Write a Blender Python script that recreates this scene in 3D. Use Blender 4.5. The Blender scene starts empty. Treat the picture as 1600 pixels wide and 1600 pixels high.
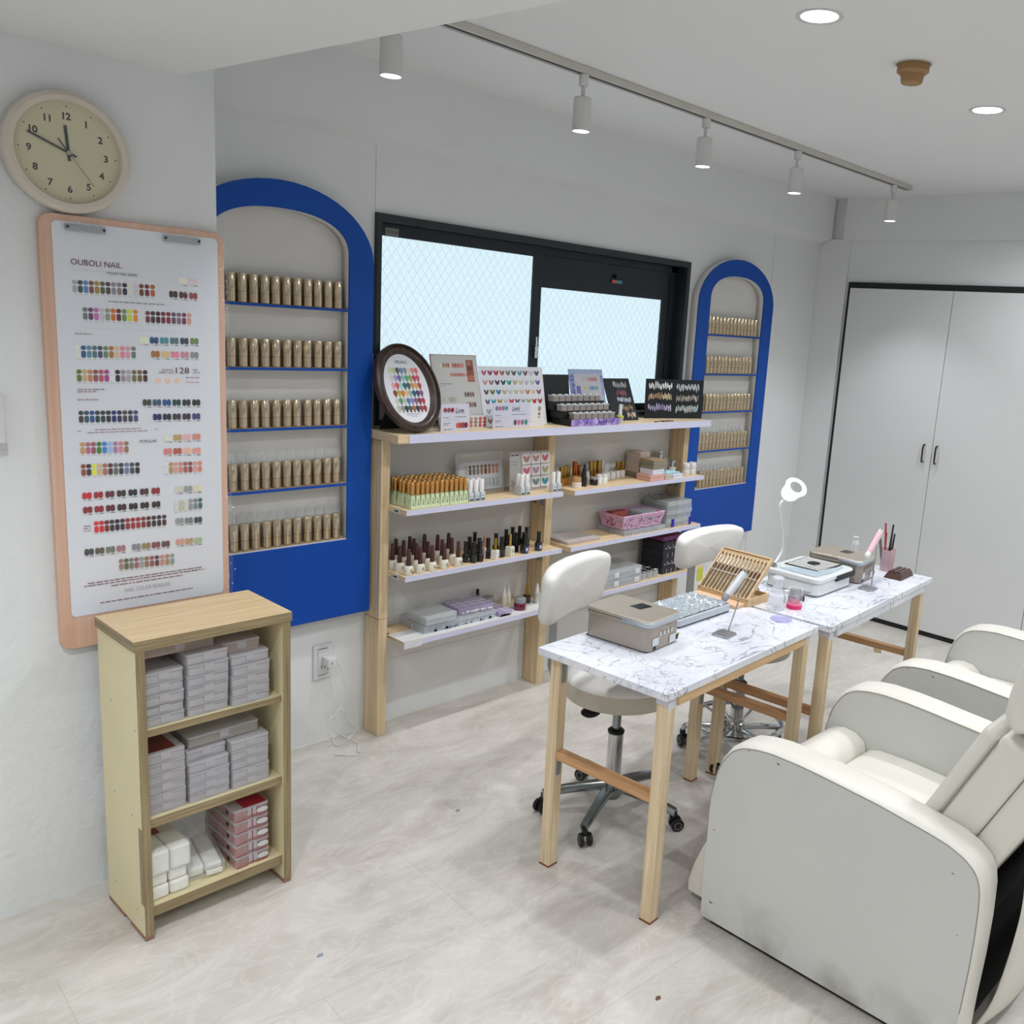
import bpy, bmesh, math, random
from mathutils import Vector, Matrix, Euler
from math import sin, cos, pi, radians, sqrt, atan2
random.seed(7)
S = bpy.context.scene
COL = S.collection
# ---------------------------------------------------------------- camera (fitted from the room's own edges)
RM = [[0.6618005396759822, -0.7462839620717197, 0.07127617862312073],
      [-0.10317657939174266, -0.18484010151143673, -0.9773375723557656],
      [0.7425460518712615, 0.6394485005282113, -0.1993263053955092]]
F, PX, PY = 1438.3066, 986.3238, 799.9387
CH = 1.62
def ray(x, y):
    d = ((x-PX)/F, (y-PY)/F, 1.0)
    return Vector([sum(RM[i][j]*d[i] for i in range(3)) for j in range(3)])
def onz(x, y, z=0.0):
    d = ray(x, y); return Vector((0, 0, CH)) + d*((z-CH)/d.z)
def onY(x, y, Y):
    d = ray(x, y); return Vector((0, 0, CH)) + d*(Y/d.y)
def onX(x, y, X):
    d = ray(x, y); return Vector((0, 0, CH)) + d*(X/d.x)
cam = bpy.data.cameras.new('camera'); camo = bpy.data.objects.new('camera', cam); COL.objects.link(camo)
rt = Vector(RM[0]); up = -Vector(RM[1]); bk = -Vector(RM[2])
camo.matrix_world = Matrix(((rt.x, up.x, bk.x, 0), (rt.y, up.y, bk.y, 0), (rt.z, up.z, bk.z, CH), (0, 0, 0, 1)))
cam.sensor_width = 36; cam.lens = F/1600*36
cam.shift_x = (800-PX)/1600; cam.shift_y = (PY-800)/1600
cam.clip_start = 0.02
S.camera = camo
# ---------------------------------------------------------------- colours and materials
def lin(c):
    c /= 255.0
    return c/12.92 if c <= .04045 else ((c+.055)/1.055)**2.4
def hx(s, k=1.0):
    return tuple(min(1, lin(int(s[i:i+2], 16))*k) for i in (0, 2, 4)) + (1.0,)
MATS = {}
def mat(name, col, rough=.5, metal=0.0, alpha=1.0, trans=0.0, var=.05, vscale=12, bump=0.0, bscale=60, stretch=None, coat=0.0, emit=None, est=0.0, ior=1.45, spec=None):
    if name in MATS: return MATS[name]
    m = bpy.data.materials.new(name); m.use_nodes = True
    nt = m.node_tree; N = nt.nodes; L = nt.links
    b = N['Principled BSDF']
    if isinstance(col, str): col = hx(col)
    b.inputs['Roughness'].default_value = rough; b.inputs['Metallic'].default_value = metal
    b.inputs['Alpha'].default_value = alpha; b.inputs['Transmission Weight'].default_value = trans
    b.inputs['Coat Weight'].default_value = coat; b.inputs['IOR'].default_value = ior
    if spec is not None: b.inputs['Specular IOR Level'].default_value = spec
    tc = N.new('ShaderNodeTexCoord'); mp = N.new('ShaderNodeMapping'); L.new(tc.outputs['Object'], mp.inputs['Vector'])
    if stretch: mp.inputs['Scale'].default_value = stretch
    nz = N.new('ShaderNodeTexNoise'); nz.inputs['Scale'].default_value = vscale; nz.inputs['Detail'].default_value = 4
    L.new(mp.outputs['Vector'], nz.inputs['Vector'])
    rp = N.new('ShaderNodeValToRGB')
    rp.color_ramp.elements[0].position = .3; rp.color_ramp.elements[1].position = .7
    rp.color_ramp.elements[0].color = tuple(c*(1-var) for c in col[:3])+(1,)
    rp.color_ramp.elements[1].color = tuple(min(1, c*(1+var)) for c in col[:3])+(1,)
    L.new(nz.outputs['Fac'], rp.inputs['Fac']); L.new(rp.outputs['Color'], b.inputs['Base Color'])
    if bump:
        n2 = N.new('ShaderNodeTexNoise'); n2.inputs['Scale'].default_value = bscale; n2.inputs['Detail'].default_value = 5
        L.new(mp.outputs['Vector'], n2.inputs['Vector'])
        bp = N.new('ShaderNodeBump'); bp.inputs['Strength'].default_value = bump; bp.inputs['Distance'].default_value = .01
        L.new(n2.outputs['Fac'], bp.inputs['Height']); L.new(bp.outputs['Normal'], b.inputs['Normal'])
    if emit:
        b.inputs['Emission Color'].default_value = hx(emit); b.inputs['Emission Strength'].default_value = est
    MATS[name] = m
    return m
def wood(name, c1, c2, axis, scale=1.0, rough=.55, knots=True):
    """pine: long streaks running along axis 0/1/2 of the object"""
    if name in MATS: return MATS[name]
    m = bpy.data.materials.new(name); m.use_nodes = True
    nt = m.node_tree; N = nt.nodes; L = nt.links; b = N['Principled BSDF']
    b.inputs['Roughness'].default_value = rough
    tc = N.new('ShaderNodeTexCoord'); mp = N.new('ShaderNodeMapping'); L.new(tc.outputs['Object'], mp.inputs['Vector'])
    s = [55*scale]*3; s[axis] = 1.6*scale; mp.inputs['Scale'].default_value = s
    nz = N.new('ShaderNodeTexNoise'); nz.inputs['Scale'].default_value = 2.2; nz.inputs['Detail'].default_value = 5; nz.inputs['Distortion'].default_value = .6
    L.new(mp.outputs['Vector'], nz.inputs['Vector'])
    rp = N.new('ShaderNodeValToRGB'); rp.color_ramp.elements[0].position = .32; rp.color_ramp.elements[1].position = .66
    rp.color_ramp.elements[0].color = hx(c2); rp.color_ramp.elements[1].color = hx(c1)
    L.new(nz.outputs['Fac'], rp.inputs['Fac'])
    out = rp.outputs['Color']
    if knots:
        m2 = N.new('ShaderNodeMapping'); k = [9]*3; k[axis] = 3.0; m2.inputs['Scale'].default_value = k
        L.new(tc.outputs['Object'], m2.inputs['Vector'])
        vo = N.new('ShaderNodeTexVoronoi'); vo.inputs['Scale'].default_value = .8; L.new(m2.outputs['Vector'], vo.inputs['Vector'])
        r2 = N.new('ShaderNodeValToRGB'); r2.color_ramp.elements[0].position = .05; r2.color_ramp.elements[1].position = .11
        r2.color_ramp.elements[0].color = (.35, .2, .11, 1); r2.color_ramp.elements[1].color = (1, 1, 1, 1)
        L.new(vo.outputs['Distance'], r2.inputs['Fac'])
        mx = N.new('ShaderNodeMix'); mx.data_type = 'RGBA'; mx.blend_type = 'MULTIPLY'; mx.inputs[0].default_value = 1
        L.new(out, mx.inputs[6]); L.new(r2.outputs['Color'], mx.inputs[7]); out = mx.outputs[2]
    L.new(out, b.inputs['Base Color'])
    bp = N.new('ShaderNodeBump'); bp.inputs['Strength'].default_value = .12; bp.inputs['Distance'].default_value = .004
    L.new(nz.outputs['Fac'], bp.inputs['Height']); L.new(bp.outputs['Normal'], b.inputs['Normal'])
    MATS[name] = m; return m
def print_mat(name='printed_card', rough=.45, coat=0.0):
    if name in MATS: return MATS[name]
    m = bpy.data.materials.new(name); m.use_nodes = True
    nt = m.node_tree; b = nt.nodes['Principled BSDF']; b.inputs['Roughness'].default_value = rough; b.inputs['Coat Weight'].default_value = coat
    a = nt.nodes.new('ShaderNodeVertexColor'); a.layer_name = 'Col'
    nt.links.new(a.outputs['Color'], b.inputs['Base Color'])
    MATS[name] = m; return m
# ---------------------------------------------------------------- mesh builder
class M:
    def __init__(s): s.v = []; s.f = []; s.c = []; s.cur = None
    def col(s, c): s.cur = hx(c) if isinstance(c, str) else c; return s
    def add(s, vs, fs, T=None):
        o = len(s.v)
        for p in vs:
            p = Vector(p); s.v.append(T @ p if T else p)
        for f in fs: s.f.append([i+o for i in f]); s.c.append(s.cur)
        return s
    def box(s, x0, x1, y0, y1, z0, z1, T=None):
        vs = [(x, y, z) for x in (x0, x1) for y in (y0, y1) for z in (z0, z1)]
        return s.add(vs, [(0, 1, 3, 2), (4, 6, 7, 5), (0, 4, 5, 1), (2, 3, 7, 6), (0, 2, 6, 4), (1, 5, 7, 3)], T)
    def prism(s, pts, d0, d1, axis=2, T=None):
        """closed outline pts (a,b) extruded between d0..d1 along axis (0: a=y b=z, 1: a=x b=z, 2: a=x b=y)"""
        n = len(pts)
        def P(a, b, d): return ((d, a, b), (a, d, b), (a, b, d))[axis]
        vs = [P(a, b, d0) for a, b in pts]+[P(a, b, d1) for a, b in pts]
        fs = [tuple(range(n))[::-1], tuple(range(n, 2*n))]+[(i, (i+1) % n, (i+1) % n+n, i+n) for i in range(n)]
        return s.add(vs, fs, T)
    def lathe(s, prof, n=24, T=None, cx=0, cy=0, cap=True):
        """prof [(r,z)...] round z"""
        vs = []; fs = []; m = len(prof)
        for r, z in prof:
            for k in range(n): vs.append((cx+r*cos(2*pi*k/n), cy+r*sin(2*pi*k/n), z))
        for j in range(m-1):
            for k in range(n): fs.append((j*n+k, j*n+(k+1) % n, (j+1)*n+(k+1) % n, (j+1)*n+k))
        if cap and prof[0][0] > 1e-6: fs.append(tuple(range(n))[::-1])
        if cap and prof[-1][0] > 1e-6: fs.append(tuple(range((m-1)*n, m*n)))
        return s.add(vs, fs, T)
    def tube(s, pts, r, n=8, closed=False, cap=True):
        pts = [Vector(p) for p in pts]; N_ = len(pts); vs = []; fs = []
        rs = r if isinstance(r, (list, tuple)) else [r]*N_
        prev = None
        for i, p in enumerate(pts):
            a = pts[i-1] if (i > 0 or closed) else p
            b = pts[(i+1) % N_] if (i < N_-1 or closed) else p
            t = (b-a).normalized()
            if prev is None:
                u = t.orthogonal().normalized()
            else:
                u = (prev-t*prev.dot(t)); u = u.normalized() if u.length > 1e-6 else t.orthogonal().normalized()
            prev = u; w = t.cross(u)
            for k in range(n): vs.append(p+(u*cos(2*pi*k/n)+w*sin(2*pi*k/n))*rs[i])
        for i in range(N_ if closed else N_-1):
            for k in range(n):
                j = (i+1) % N_
                fs.append((i*n+k, i*n+(k+1) % n, j*n+(k+1) % n, j*n+k))
        if cap and not closed: fs.append(tuple(range(n))[::-1]); fs.append(tuple(range((N_-1)*n, N_*n)))
        return s.add(vs, fs)
    def rbox(s, x0, x1, y0, y1, z0, z1, r=.01, n=5, T=None):
        """box with rounded vertical corners"""
        return s.prism(rrect(x0, x1, y0, y1, r, n), z0, z1, 2, T)
    def grid(s, fn, nu, nv, flip=False, T=None):
        vs = [fn(i/nu, j/nv) for j in range(nv+1) for i in range(nu+1)]
        fs = []
        for j in range(nv):
            for i in range(nu):
                a = j*(nu+1)+i; q = (a, a+1, a+nu+2, a+nu+1); fs.append(q[::-1] if flip else q)
        return s.add(vs, fs, T)
    def poly(s, pts, T=None): return s.add(pts, [tuple(range(len(pts)))], T)
    def mesh(s, name, smooth=35):
        me = bpy.data.meshes.new(name); me.from_pydata([tuple(p) for p in s.v], [], s.f)
        if any(c is not None for c in s.c):
            at = me.color_attributes.new('Col', 'FLOAT_COLOR', 'CORNER')
            buf = []
            for c, f in zip(s.c, s.f): buf.extend(list(c or (1, 1, 1, 1))*len(f))
            at.data.foreach_set('color', buf)
        if smooth:
            me.polygons.foreach_set('use_smooth', [True]*len(me.polygons))
            me.set_sharp_from_angle(angle=radians(smooth))
        me.update(); return me
    def build(s, name, m, parent=None, label=None, smooth=35, bevel=0, seg=2, fix=True):
        me = s.mesh(name, smooth)
        if fix:
            bm = bmesh.new(); bm.from_mesh(me); bmesh.ops.recalc_face_normals(bm, faces=bm.faces); bm.to_mesh(me); bm.free()
        o = bpy.data.objects.new(name, me); COL.objects.link(o)
        me.materials.append(m)
        if parent: o.parent = parent
        if label: o['label'] = label
        if bevel:
            b = o.modifiers.new('bevel', 'BEVEL'); b.width = bevel; b.segments = seg; b.limit_method = 'ANGLE'; b.angle_limit = radians(40)
            b.harden_normals = False
        return o
def rrect(x0, x1, y0, y1, r, n=5):
    o = []
    for cx, cy, a in ((x1-r, y0+r, -90), (x1-r, y1-r, 0), (x0+r, y1-r, 90), (x0+r, y0+r, 180)):
        for k in range(n+1):
            t = radians(a+90*k/n); o.append((cx+r*cos(t), cy+r*sin(t)))
    return o
def ell(cx, cy, a, b, n=16, rot=0):
    return [(cx+a*cos(2*pi*k/n)*cos(rot)-b*sin(2*pi*k/n)*sin(rot), cy+a*cos(2*pi*k/n)*sin(rot)+b*sin(2*pi*k/n)*cos(rot)) for k in range(n)]
def thing(name, label, cat, loc=(0, 0, 0), rz=0, group=None, rot=None):
    o = bpy.data.objects.new(name, None); COL.objects.link(o); o.empty_display_size = .05
    o.location = loc; o.rotation_euler = rot if rot else (0, 0, rz)
    return tag(o, label, cat, group)
def tag(o, label, cat, group=None, kind=None):
    o['label'] = label; o['category'] = cat
    if group: o['group'] = group
    if kind: o['kind'] = kind
    return o
def struct(o): o['kind'] = 'structure'; return o
def dup(root, loc, rz=None, label=None, group=None, scale=None):
    r = root.copy(); COL.objects.link(r); r.location = loc
    if rz is not None: r.rotation_euler = (0, 0, rz)
    if scale: r.scale = scale
    if label: r['label'] = label
    if group: r['group'] = group
    for ch in list(root.children):
        c = ch.copy(); COL.objects.link(c); c.parent = r
        for g in list(ch.children):
            d = g.copy(); COL.objects.link(d); d.parent = c
    return r
ORD = ['first', 'second', 'third', 'fourth', 'fifth', 'sixth', 'seventh', 'eighth', 'ninth', 'tenth', 'eleventh', 'twelfth', 'thirteenth', 'fourteenth', 'fifteenth', 'sixteenth']
# ---------------------------------------------------------------- flat print: builds in plane coordinates (u right, v up), T maps (u, v, 0) to place
class Print(M):
    def __init__(s, T=None): super().__init__(); s.T = T or Matrix(); s.lay = 0.0
    def shape(s, pts, c, dz=0.0):
        s.cur = hx(c) if isinstance(c, str) else c
        s.lay += 2e-6
        return s.add([(u, v, s.lay+dz) for u, v in pts], [tuple(range(len(pts)))], s.T)
    def rect(s, u0, u1, v0, v1, c, dz=0.0): return s.shape([(u0, v0), (u1, v0), (u1, v1), (u0, v1)], c, dz)
    def text(s, st, u, v, h, c, width=None, bold=0.0, rot=0.0, align='LEFT', shear=0.0, dz=0.0):
        cu = bpy.data.curves.new('t', 'FONT'); cu.body = st; cu.size = 1; cu.offset = bold; cu.shear = shear; cu.resolution_u = 3
        ob = bpy.data.objects.new('t', cu); COL.objects.link(ob)
        bpy.context.view_layer.update()
        me = bpy.data.meshes.new_from_object(ob)
        xs = [p.co.x for p in me.vertices]; ys = [p.co.y for p in me.vertices]
        if xs:
            w = max(xs)-min(xs); hh = max(.0001, .72)
            sy = h/hh; sx = (width/w) if width else sy
            x0 = min(xs)
            off = 0 if align == 'LEFT' else (-w*sx/2 if align == 'CENTER' else -w*sx)
            s.cur = hx(c) if isinstance(c, str) else c; s.lay += 2e-6
            cr, sr = cos(rot), sin(rot)
            vs = []
            for p in me.vertices:
                a = (p.co.x-x0)*sx+off; b = p.co.y*sy
                vs.append((u+a*cr-b*sr, v+a*sr+b*cr, s.lay+dz))
            s.add(vs, [tuple(f.vertices) for f in me.polygons], s.T)
        bpy.data.objects.remove(ob); bpy.data.curves.remove(cu); bpy.data.meshes.remove(me)
        return s
    def lines(s, u, v, w, h, c, seed=0):
        """an unreadably small line of print, as word-length strokes"""
        r = random.Random(seed); x = u
        while x < u+w:
            k = h*r.uniform(1.2, 4.5); k = min(k, u+w-x)
            s.rect(x, x+k, v, v+h*.55, c); x += k+h*.7
        return s
    def nail(s, u, v, a, b, c, rot=0.0):
        cc = hx(c) if isinstance(c, str) else c
        return s.shape(ell(u, v, a, b, 12, rot), cc)
    def build(s, name, parent=None, label=None, m=None):
        return super().build(name, m or print_mat(), parent, label, smooth=0, fix=False)
def plane_T(origin, xdir, n):
    """matrix taking (u,v,w) to origin + u*x + v*up + w*n, where up = n x x"""
    x = Vector(xdir).normalized(); n = Vector(n).normalized(); y = n.cross(x).normalized()
    return Matrix(((x.x, y.x, n.x, origin[0]), (x.y, y.y, n.y, origin[1]), (x.z, y.z, n.z, origin[2]), (0, 0, 0, 1)))
# ================================================================ the room
WY, WX, CY, CZ = 2.932, 4.949, 2.541, 2.415
wallm = mat('white_wall_paint', 'dfe1e2', .75, var=.015, vscale=3, bump=.12, bscale=70)
wallr = mat('rough_white_plaster', 'dfe2e4', .8, var=.02, vscale=3, bump=.32, bscale=38)
ceilm = mat('white_ceiling_paint', 'e2e3e3', .85, var=.01, vscale=2, bump=.05, bscale=90)
def floor_mat():
    m = bpy.data.materials.new('pale_stone_vinyl_tile'); m.use_nodes = True
    nt = m.node_tree; N = nt.nodes; L = nt.links; b = N['Principled BSDF']
    tc = N.new('ShaderNodeTexCoord'); 
    mp = N.new('ShaderNodeMapping'); mp.inputs['Rotation'].default_value = (0, 0, radians(4)); L.new(tc.outputs['Object'], mp.inputs['Vector'])
    n1 = N.new('ShaderNodeTexNoise'); n1.inputs['Scale'].default_value = 2.6; n1.inputs['Detail'].default_value = 9; n1.inputs['Roughness'].default_value = .62; n1.inputs['Distortion'].default_value = .8
    m1 = N.new('ShaderNodeMapping'); m1.inputs['Scale'].default_value = (1, 2.2, 1); m1.inputs['Rotation'].default_value = (0, 0, .5); L.new(tc.outputs['Object'], m1.inputs['Vector'])
    L.new(m1.outputs['Vector'], n1.inputs['Vector'])
    r1 = N.new('ShaderNodeValToRGB'); e = r1.color_ramp.elements
    e[0].position = .3; e[0].color = hx('b2aca4'); e[1].position = .62; e[1].color = hx('cdc8c2')
    x = r1.color_ramp.elements.new(.46); x.color = hx('c1bcb5')
    L.new(n1.outputs['Fac'], r1.inputs['Fac'])
    n2 = N.new('ShaderNodeTexNoise'); n2.inputs['Scale'].default_value = 5; n2.inputs['Detail'].default_value = 8; n2.inputs['Distortion'].default_value = 2.2
    L.new(m1.outputs['Vector'], n2.inputs['Vector'])
    r2 = N.new('ShaderNodeValToRGB'); e = r2.color_ramp.elements
    e[0].position = .44; e[0].color = (0, 0, 0, 1); e[1].position = .56; e[1].color = (0, 0, 0, 1)
    x = r2.color_ramp.elements.new(.5); x.color = (1, 1, 1, 1)
    L.new(n2.outputs['Fac'], r2.inputs['Fac'])
    mx = N.new('ShaderNodeMix'); mx.data_type = 'RGBA'
    mul = N.new('ShaderNodeMath'); mul.operation = 'MULTIPLY'; mul.inputs[1].default_value = .22; L.new(r2.outputs['Color'], mul.inputs[0])
    L.new(mul.outputs[0], mx.inputs[0]); L.new(r1.outputs['Color'], mx.inputs[6]); mx.inputs[7].default_value = hx('e4e1dc')
    br = N.new('ShaderNodeTexBrick'); br.offset = .5; br.inputs['Scale'].default_value = 1
    br.inputs['Brick Width'].default_value = .9; br.inputs['Row Height'].default_value = .45; br.inputs['Mortar Size'].default_value = .0014
    br.inputs['Mortar Smooth'].default_value = .3
    br.inputs['Color1'].default_value = (1, 1, 1, 1); br.inputs['Color2'].default_value = (.975, .972, .97, 1); br.inputs['Mortar'].default_value = (.84, .83, .81, 1)
    L.new(mp.outputs['Vector'], br.inputs['Vector'])
    m3 = N.new('ShaderNodeMix'); m3.data_type = 'RGBA'; m3.blend_type = 'MULTIPLY'; m3.inputs[0].default_value = 1
    L.new(mx.outputs[2], m3.inputs[6]); L.new(br.outputs['Color'], m3.inputs[7]); L.new(m3.outputs[2], b.inputs['Base Color'])
    b.inputs['Roughness'].default_value = .38; b.inputs['Specular IOR Level'].default_value = .35
    return m
fl = struct(M().box(-1.7, 5.1, -2.7, 3.05, -.08, 0).build('floor', floor_mat(), smooth=0))
ce = struct(M().box(-1.7, 5.1, -2.7, 3.05, CZ, CZ+.08).build('ceiling', ceilm, smooth=0))
# window wall with its opening
W0, W1, Z0, Z1 = 1.912, 3.706, 1.19, 1.94
b = M(); b.box(1.0, W0, WY, WY+.14, 0, CZ); b.box(W1, 5.1, WY, WY+.14, 0, CZ); b.box(W0, W1, WY, WY+.14, 0, Z0); b.box(W0, W1, WY, WY+.14, Z1, CZ)
struct(b.build('wall_back', wallm, smooth=0))
struct(M().box(WX, WX+.12, -2.7, 3.05, 0, CZ).build('wall_right', wallm, smooth=0))
struct(M().box(-1.7, 1.172, CY, WY+.1, 0, CZ).build('wall_left', wallr, smooth=0))
struct(M().box(-1.82, -1.7, -2.7, 3.05, 0, CZ).build('wall_side', wallm, smooth=0))
struct(M().box(-1.7, 5.1, -2.82, -2.7, 0, CZ).build('wall_front', wallm, smooth=0))
# lowered soffit over the left side
struct(M().prism([(-1.7, -2.7), (1.50, -2.7), (1.188, 1.30), (1.091, CY), (-1.7, CY)], 2.155, CZ-.002, 2).build('trim_1', ceilm, smooth=0))
# beam over the window, with its sloping underside
struct(M().prism([(2.85, CZ), (2.85, 2.19), (WY, 2.163), (WY, CZ)], 1.172, WX-.03, 0).build('trim_2', wallm, smooth=0))
# beam over the closet
struct(M().prism([(4.915, 2.178), (4.915, CZ), (WX, CZ), (WX, 2.178)], -2.7, 2.775, 1).build('trim_3', wallm, smooth=0))
# corner post
struct(M().box(4.935, WX, 2.735, WY, 0, 2.19).build('trim_4', wallm, smooth=0, bevel=.002))
# panel joints of the window wall
gm = mat('grey_joint', 'b4b6b7', .8)
struct(M().box(1.913, 1.9145, WY-.0008, WY+.001, Z1, 2.165).build('trim_5', gm, smooth=0))
struct(M().box(4.452, 4.4535, WY-.0008, WY+.001, 0, 2.165).build('trim_6', gm, smooth=0))
b = M(); b.box(1.94, 3.66, WY-.0008, WY+.001, .26, .2613)
struct(b.build('trim_7', gm, smooth=0))
bb = M(); bb.box(1.172, 1.89, WY-.002, WY+.001, 0, .006)
struct(bb.build('baseboard_back', mat('white_caulk', 'e6e6e4', .6), smooth=0))
# ---------------------------------------------------------------- window
fm = mat('dark_bronze_aluminium', '2c3438', .38, metal=.35, var=.06)
fmi = mat('dark_sash_aluminium', '262c32', .42, metal=.35, var=.08, vscale=5)
w = M()
t = .028
w.box(W0, W1, 2.915, 3.05, Z1-t, Z1); w.box(W0, W0+t*.75, 2.915, 3.05, Z0, Z1-t); w.box(W1-t, W1, 2.915, 3.05, Z0, Z1-t); w.box(W0+t*.75, W1-t, 2.915, 3.05, Z0, Z0+.02)
win = w.build('window_1', fm, smooth=0, bevel=.002); struct(win)
s = M()
def sash(m, x0, x1, z0, z1, y0, y1, l, r, tp, bt):
    m.box(x0, x0+l, y0, y1, z0, z1); m.box(x1-r, x1, y0, y1, z0, z1)
    m.box(x0+l, x1-r, y0, y1, z1-tp, z1); m.box(x0+l, x1-r, y0, y1, z0, z0+bt)
sash(s, W0+.022, 2.735, Z0+.021, Z1-t, 2.945, 2.972, .012, .048, .045, .03)
s.build('window_sash', fmi, win, smooth=0, bevel=.0015)
s = M(); sash(s, 2.70, W1-t-.05, Z0+.021, Z1-t-.03, 2.98, 3.005, .045, .05, .135, .03)
s.box(2.70, W1-t, 2.975, 3.01, Z1-t-.03, Z1-t); s.box(W1-t-.05, W1-t, 2.975, 3.01, Z0+.021, Z1-t)
s.build('window_sash', fmi, win, smooth=0, bevel=.0015)
def pane_mat():
    m = bpy.data.materials.new('frosted_wired_glass'); m.use_nodes = True
    nt = m.node_tree; N = nt.nodes; L = nt.links; b = N['Principled BSDF']
    tc = N.new('ShaderNodeTexCoord'); sp = N.new('ShaderNodeSeparateXYZ'); L.new(tc.outputs['Object'], sp.inputs[0])
    def math(op, a, c=None):
        n = N.new('ShaderNodeMath'); n.operation = op
        for i, q in enumerate((a, c)):
            if q is None: continue
            if isinstance(q, (int, float)): n.inputs[i].default_value = q
            else: L.new(q, n.inputs[i])
        return n.outputs[0]
    def stripes(sign):
        a = math('ADD', math('MULTIPLY', sp.outputs['X'], 27.0), math('MULTIPLY', sp.outputs['Z'], 20.0*sign))
        return math('LESS_THAN', math('FRACT', a), .055)
    wv = math('MAXIMUM', stripes(1), stripes(-1))
    nz = N.new('ShaderNodeTexNoise'); nz.inputs['Scale'].default_value = 260; nz.inputs['Detail'].default_value = 2; L.new(tc.outputs['Object'], nz.inputs['Vector'])
    rp = N.new('ShaderNodeValToRGB'); rp.color_ramp.elements[0].position = .35; rp.color_ramp.elements[1].position = .65
    rp.color_ramp.elements[0].color = (.58, .76, .84, 1); rp.color_ramp.elements[1].color = (.71, .87, .94, 1)
    L.new(nz.outputs['Fac'], rp.inputs['Fac'])
    mx = N.new('ShaderNodeMix'); mx.data_type = 'RGBA'; L.new(wv, mx.inputs[0]); L.new(rp.outputs['Color'], mx.inputs[6]); mx.inputs[7].default_value = (.42, .55, .60, 1)
    b.inputs['Base Color'].default_value = (.1, .12, .13, 1); b.inputs['Roughness'].default_value = .35
    L.new(mx.outputs[2], b.inputs['Emission Color']); b.inputs['Emission Strength'].default_value = PANE
    return m
PANE = 1.0
pm = pane_mat()
M().box(W0+.03, 2.69, 2.956, 2.96, Z0+.04, Z1-.07).build('window_pane', pm, win, smooth=0)
M().box(2.74, W1-.10, 2.99, 2.994, Z0+.04, Z1-.17).build('window_pane', pm, win, smooth=0)
# catch, pull tab and stickers on the sashes
chrome = mat('chrome', 'c9ccce', .12, metal=1, var=.03)
steel = mat('satin_steel', 'a6a8a9', .33, metal=.9, var=.05)
k = M(); k.lathe([(0, -.006), (.011, -.006), (.011, .006), (0, .006)], 14, Matrix.Translation((2.712, 2.936, 1.49)) @ Matrix.Rotation(pi/2, 4, 'X'))
k.tube([(2.712, 2.934, 1.495), (2.708, 2.928, 1.52), (2.712, 2.934, 1.538)], .0035, 6); k.box(2.705, 2.72, 2.934, 2.946, 1.45, 1.48)
k.build('window_latch', chrome, win)
p = Print(plane_T((0, 2.9445, 0), (1, 0, 0), (0, -1, 0)))
p.rect(1.965, 2.02, 1.868, 1.896, '74766f'); 
for i in range(5): p.rect(1.972+i*.009, 1.978+i*.009, 1.876, 1.888, '4c4e4a')
p.build('sash_sticker', win)
p = Print(plane_T((0, 2.9745, 0), (1, 0, 0), (0, -1, 0)))
p.rect(3.20, 3.235, 1.8, 1.815, 'b4624a'); p.rect(3.235, 3.27, 1.8, 1.815, '3c8ca4')
p.build('sash_sticker', win)
k = M().box(3.215, 3.245, 2.962, 2.979, 1.822, 1.838); k.build('window_latch', fmi, win)
# ---------------------------------------------------------------- closet doors
dm = mat('white_closet_laminate', 'd7d9d9', .4, var=.012, vscale=4, spec=.4)
dk = mat('black_door_frame', '17181a', .5, var=.05)
fr = M(); fr.box(4.932, WX, -1.2, 2.716, 1.918, 1.949); fr.box(4.932, WX, 2.70, 2.716, 0, 1.918)
fr.box(4.936, WX, -1.2, 2.70, 0, .028)
d0 = struct(fr.build('trim_8', dk, smooth=0))
hm = mat('dark_bronze_handle', '3a2b26', .35, metal=.7)
def door(n, y0, y1, hy):
    d = M().box(4.925, 4.9485, y0, y1, .03, 1.916).build('door_%d' % n, dm, smooth=0, bevel=.0015); struct(d)
    if hy:
        h = M().tube([(4.925, hy, .985), (4.906, hy, .987), (4.903, hy, 1.0), (4.903, hy, 1.068), (4.906, hy, 1.08), (4.925, hy, 1.082)], .0045, 8)
        h.build('door_handle', hm, d)
door(1, 2.0825, 2.698, 2.125); door(2, 1.465, 2.0795, 2.052); door(3, .85, 1.462, None); door(4, .23, .847, .80)
# ================================================================ clock
def txt_on(p, *a, **k): p.text(*a, **k)
cc = Vector((.815, 2.50, 1.918))
ck = thing('wall_clock', 'round cream-rimmed wall clock with black numerals above the poster board', 'clock', (cc.x, CY, cc.z))
TR = Matrix.Rotation(pi/2, 4, 'X')       # z of the lathe -> -y
rimm = mat('cream_plastic_rim', 'cfc6ba', .4, var=.02)
facm = mat('cream_dial', 'c9c4a4', .55, var=.02)
M().lathe([(.0, 0), (.118, 0), (.134, .004), (.137, .018), (.134, .031), (.125, .037), (.114, .036), (.1115, .028), (.1115, .022), (0, .022)], 64, TR).build('rim', rimm, ck)
M().lathe([(0, .0222), (.1114, .0222), (.1114, .0235), (0, .0235)], 64, TR).build('dial', facm, ck)
p = Print(plane_T((0, -.0236, 0), (1, 0, 0), (0, -1, 0)))
blk = '1d2024'
for i in range(1, 13):
    a = radians(90-30*i); r = .081
    p.text(str(i), r*cos(a), r*sin(a)-.0075, .0152, blk, align='CENTER', bold=.035)
for i in range(60):
    a = radians(6*i); c, s_ = cos(a), sin(a); w = .0014 if i % 5 == 0 else .0004
    r0, r1 = .1005, .1035
    p.shape([(r0*c-w*s_, r0*s_+w*c), (r0*c+w*s_, r0*s_-w*c), (r1*c+w*s_, r1*s_-w*c), (r1*c-w*s_, r1*s_+w*c)], blk if i % 5 == 0 else '8c8a74')
p.build('numerals', ck)
hmat = mat('black_clock_hand', '1f2b30', .4)
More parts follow.
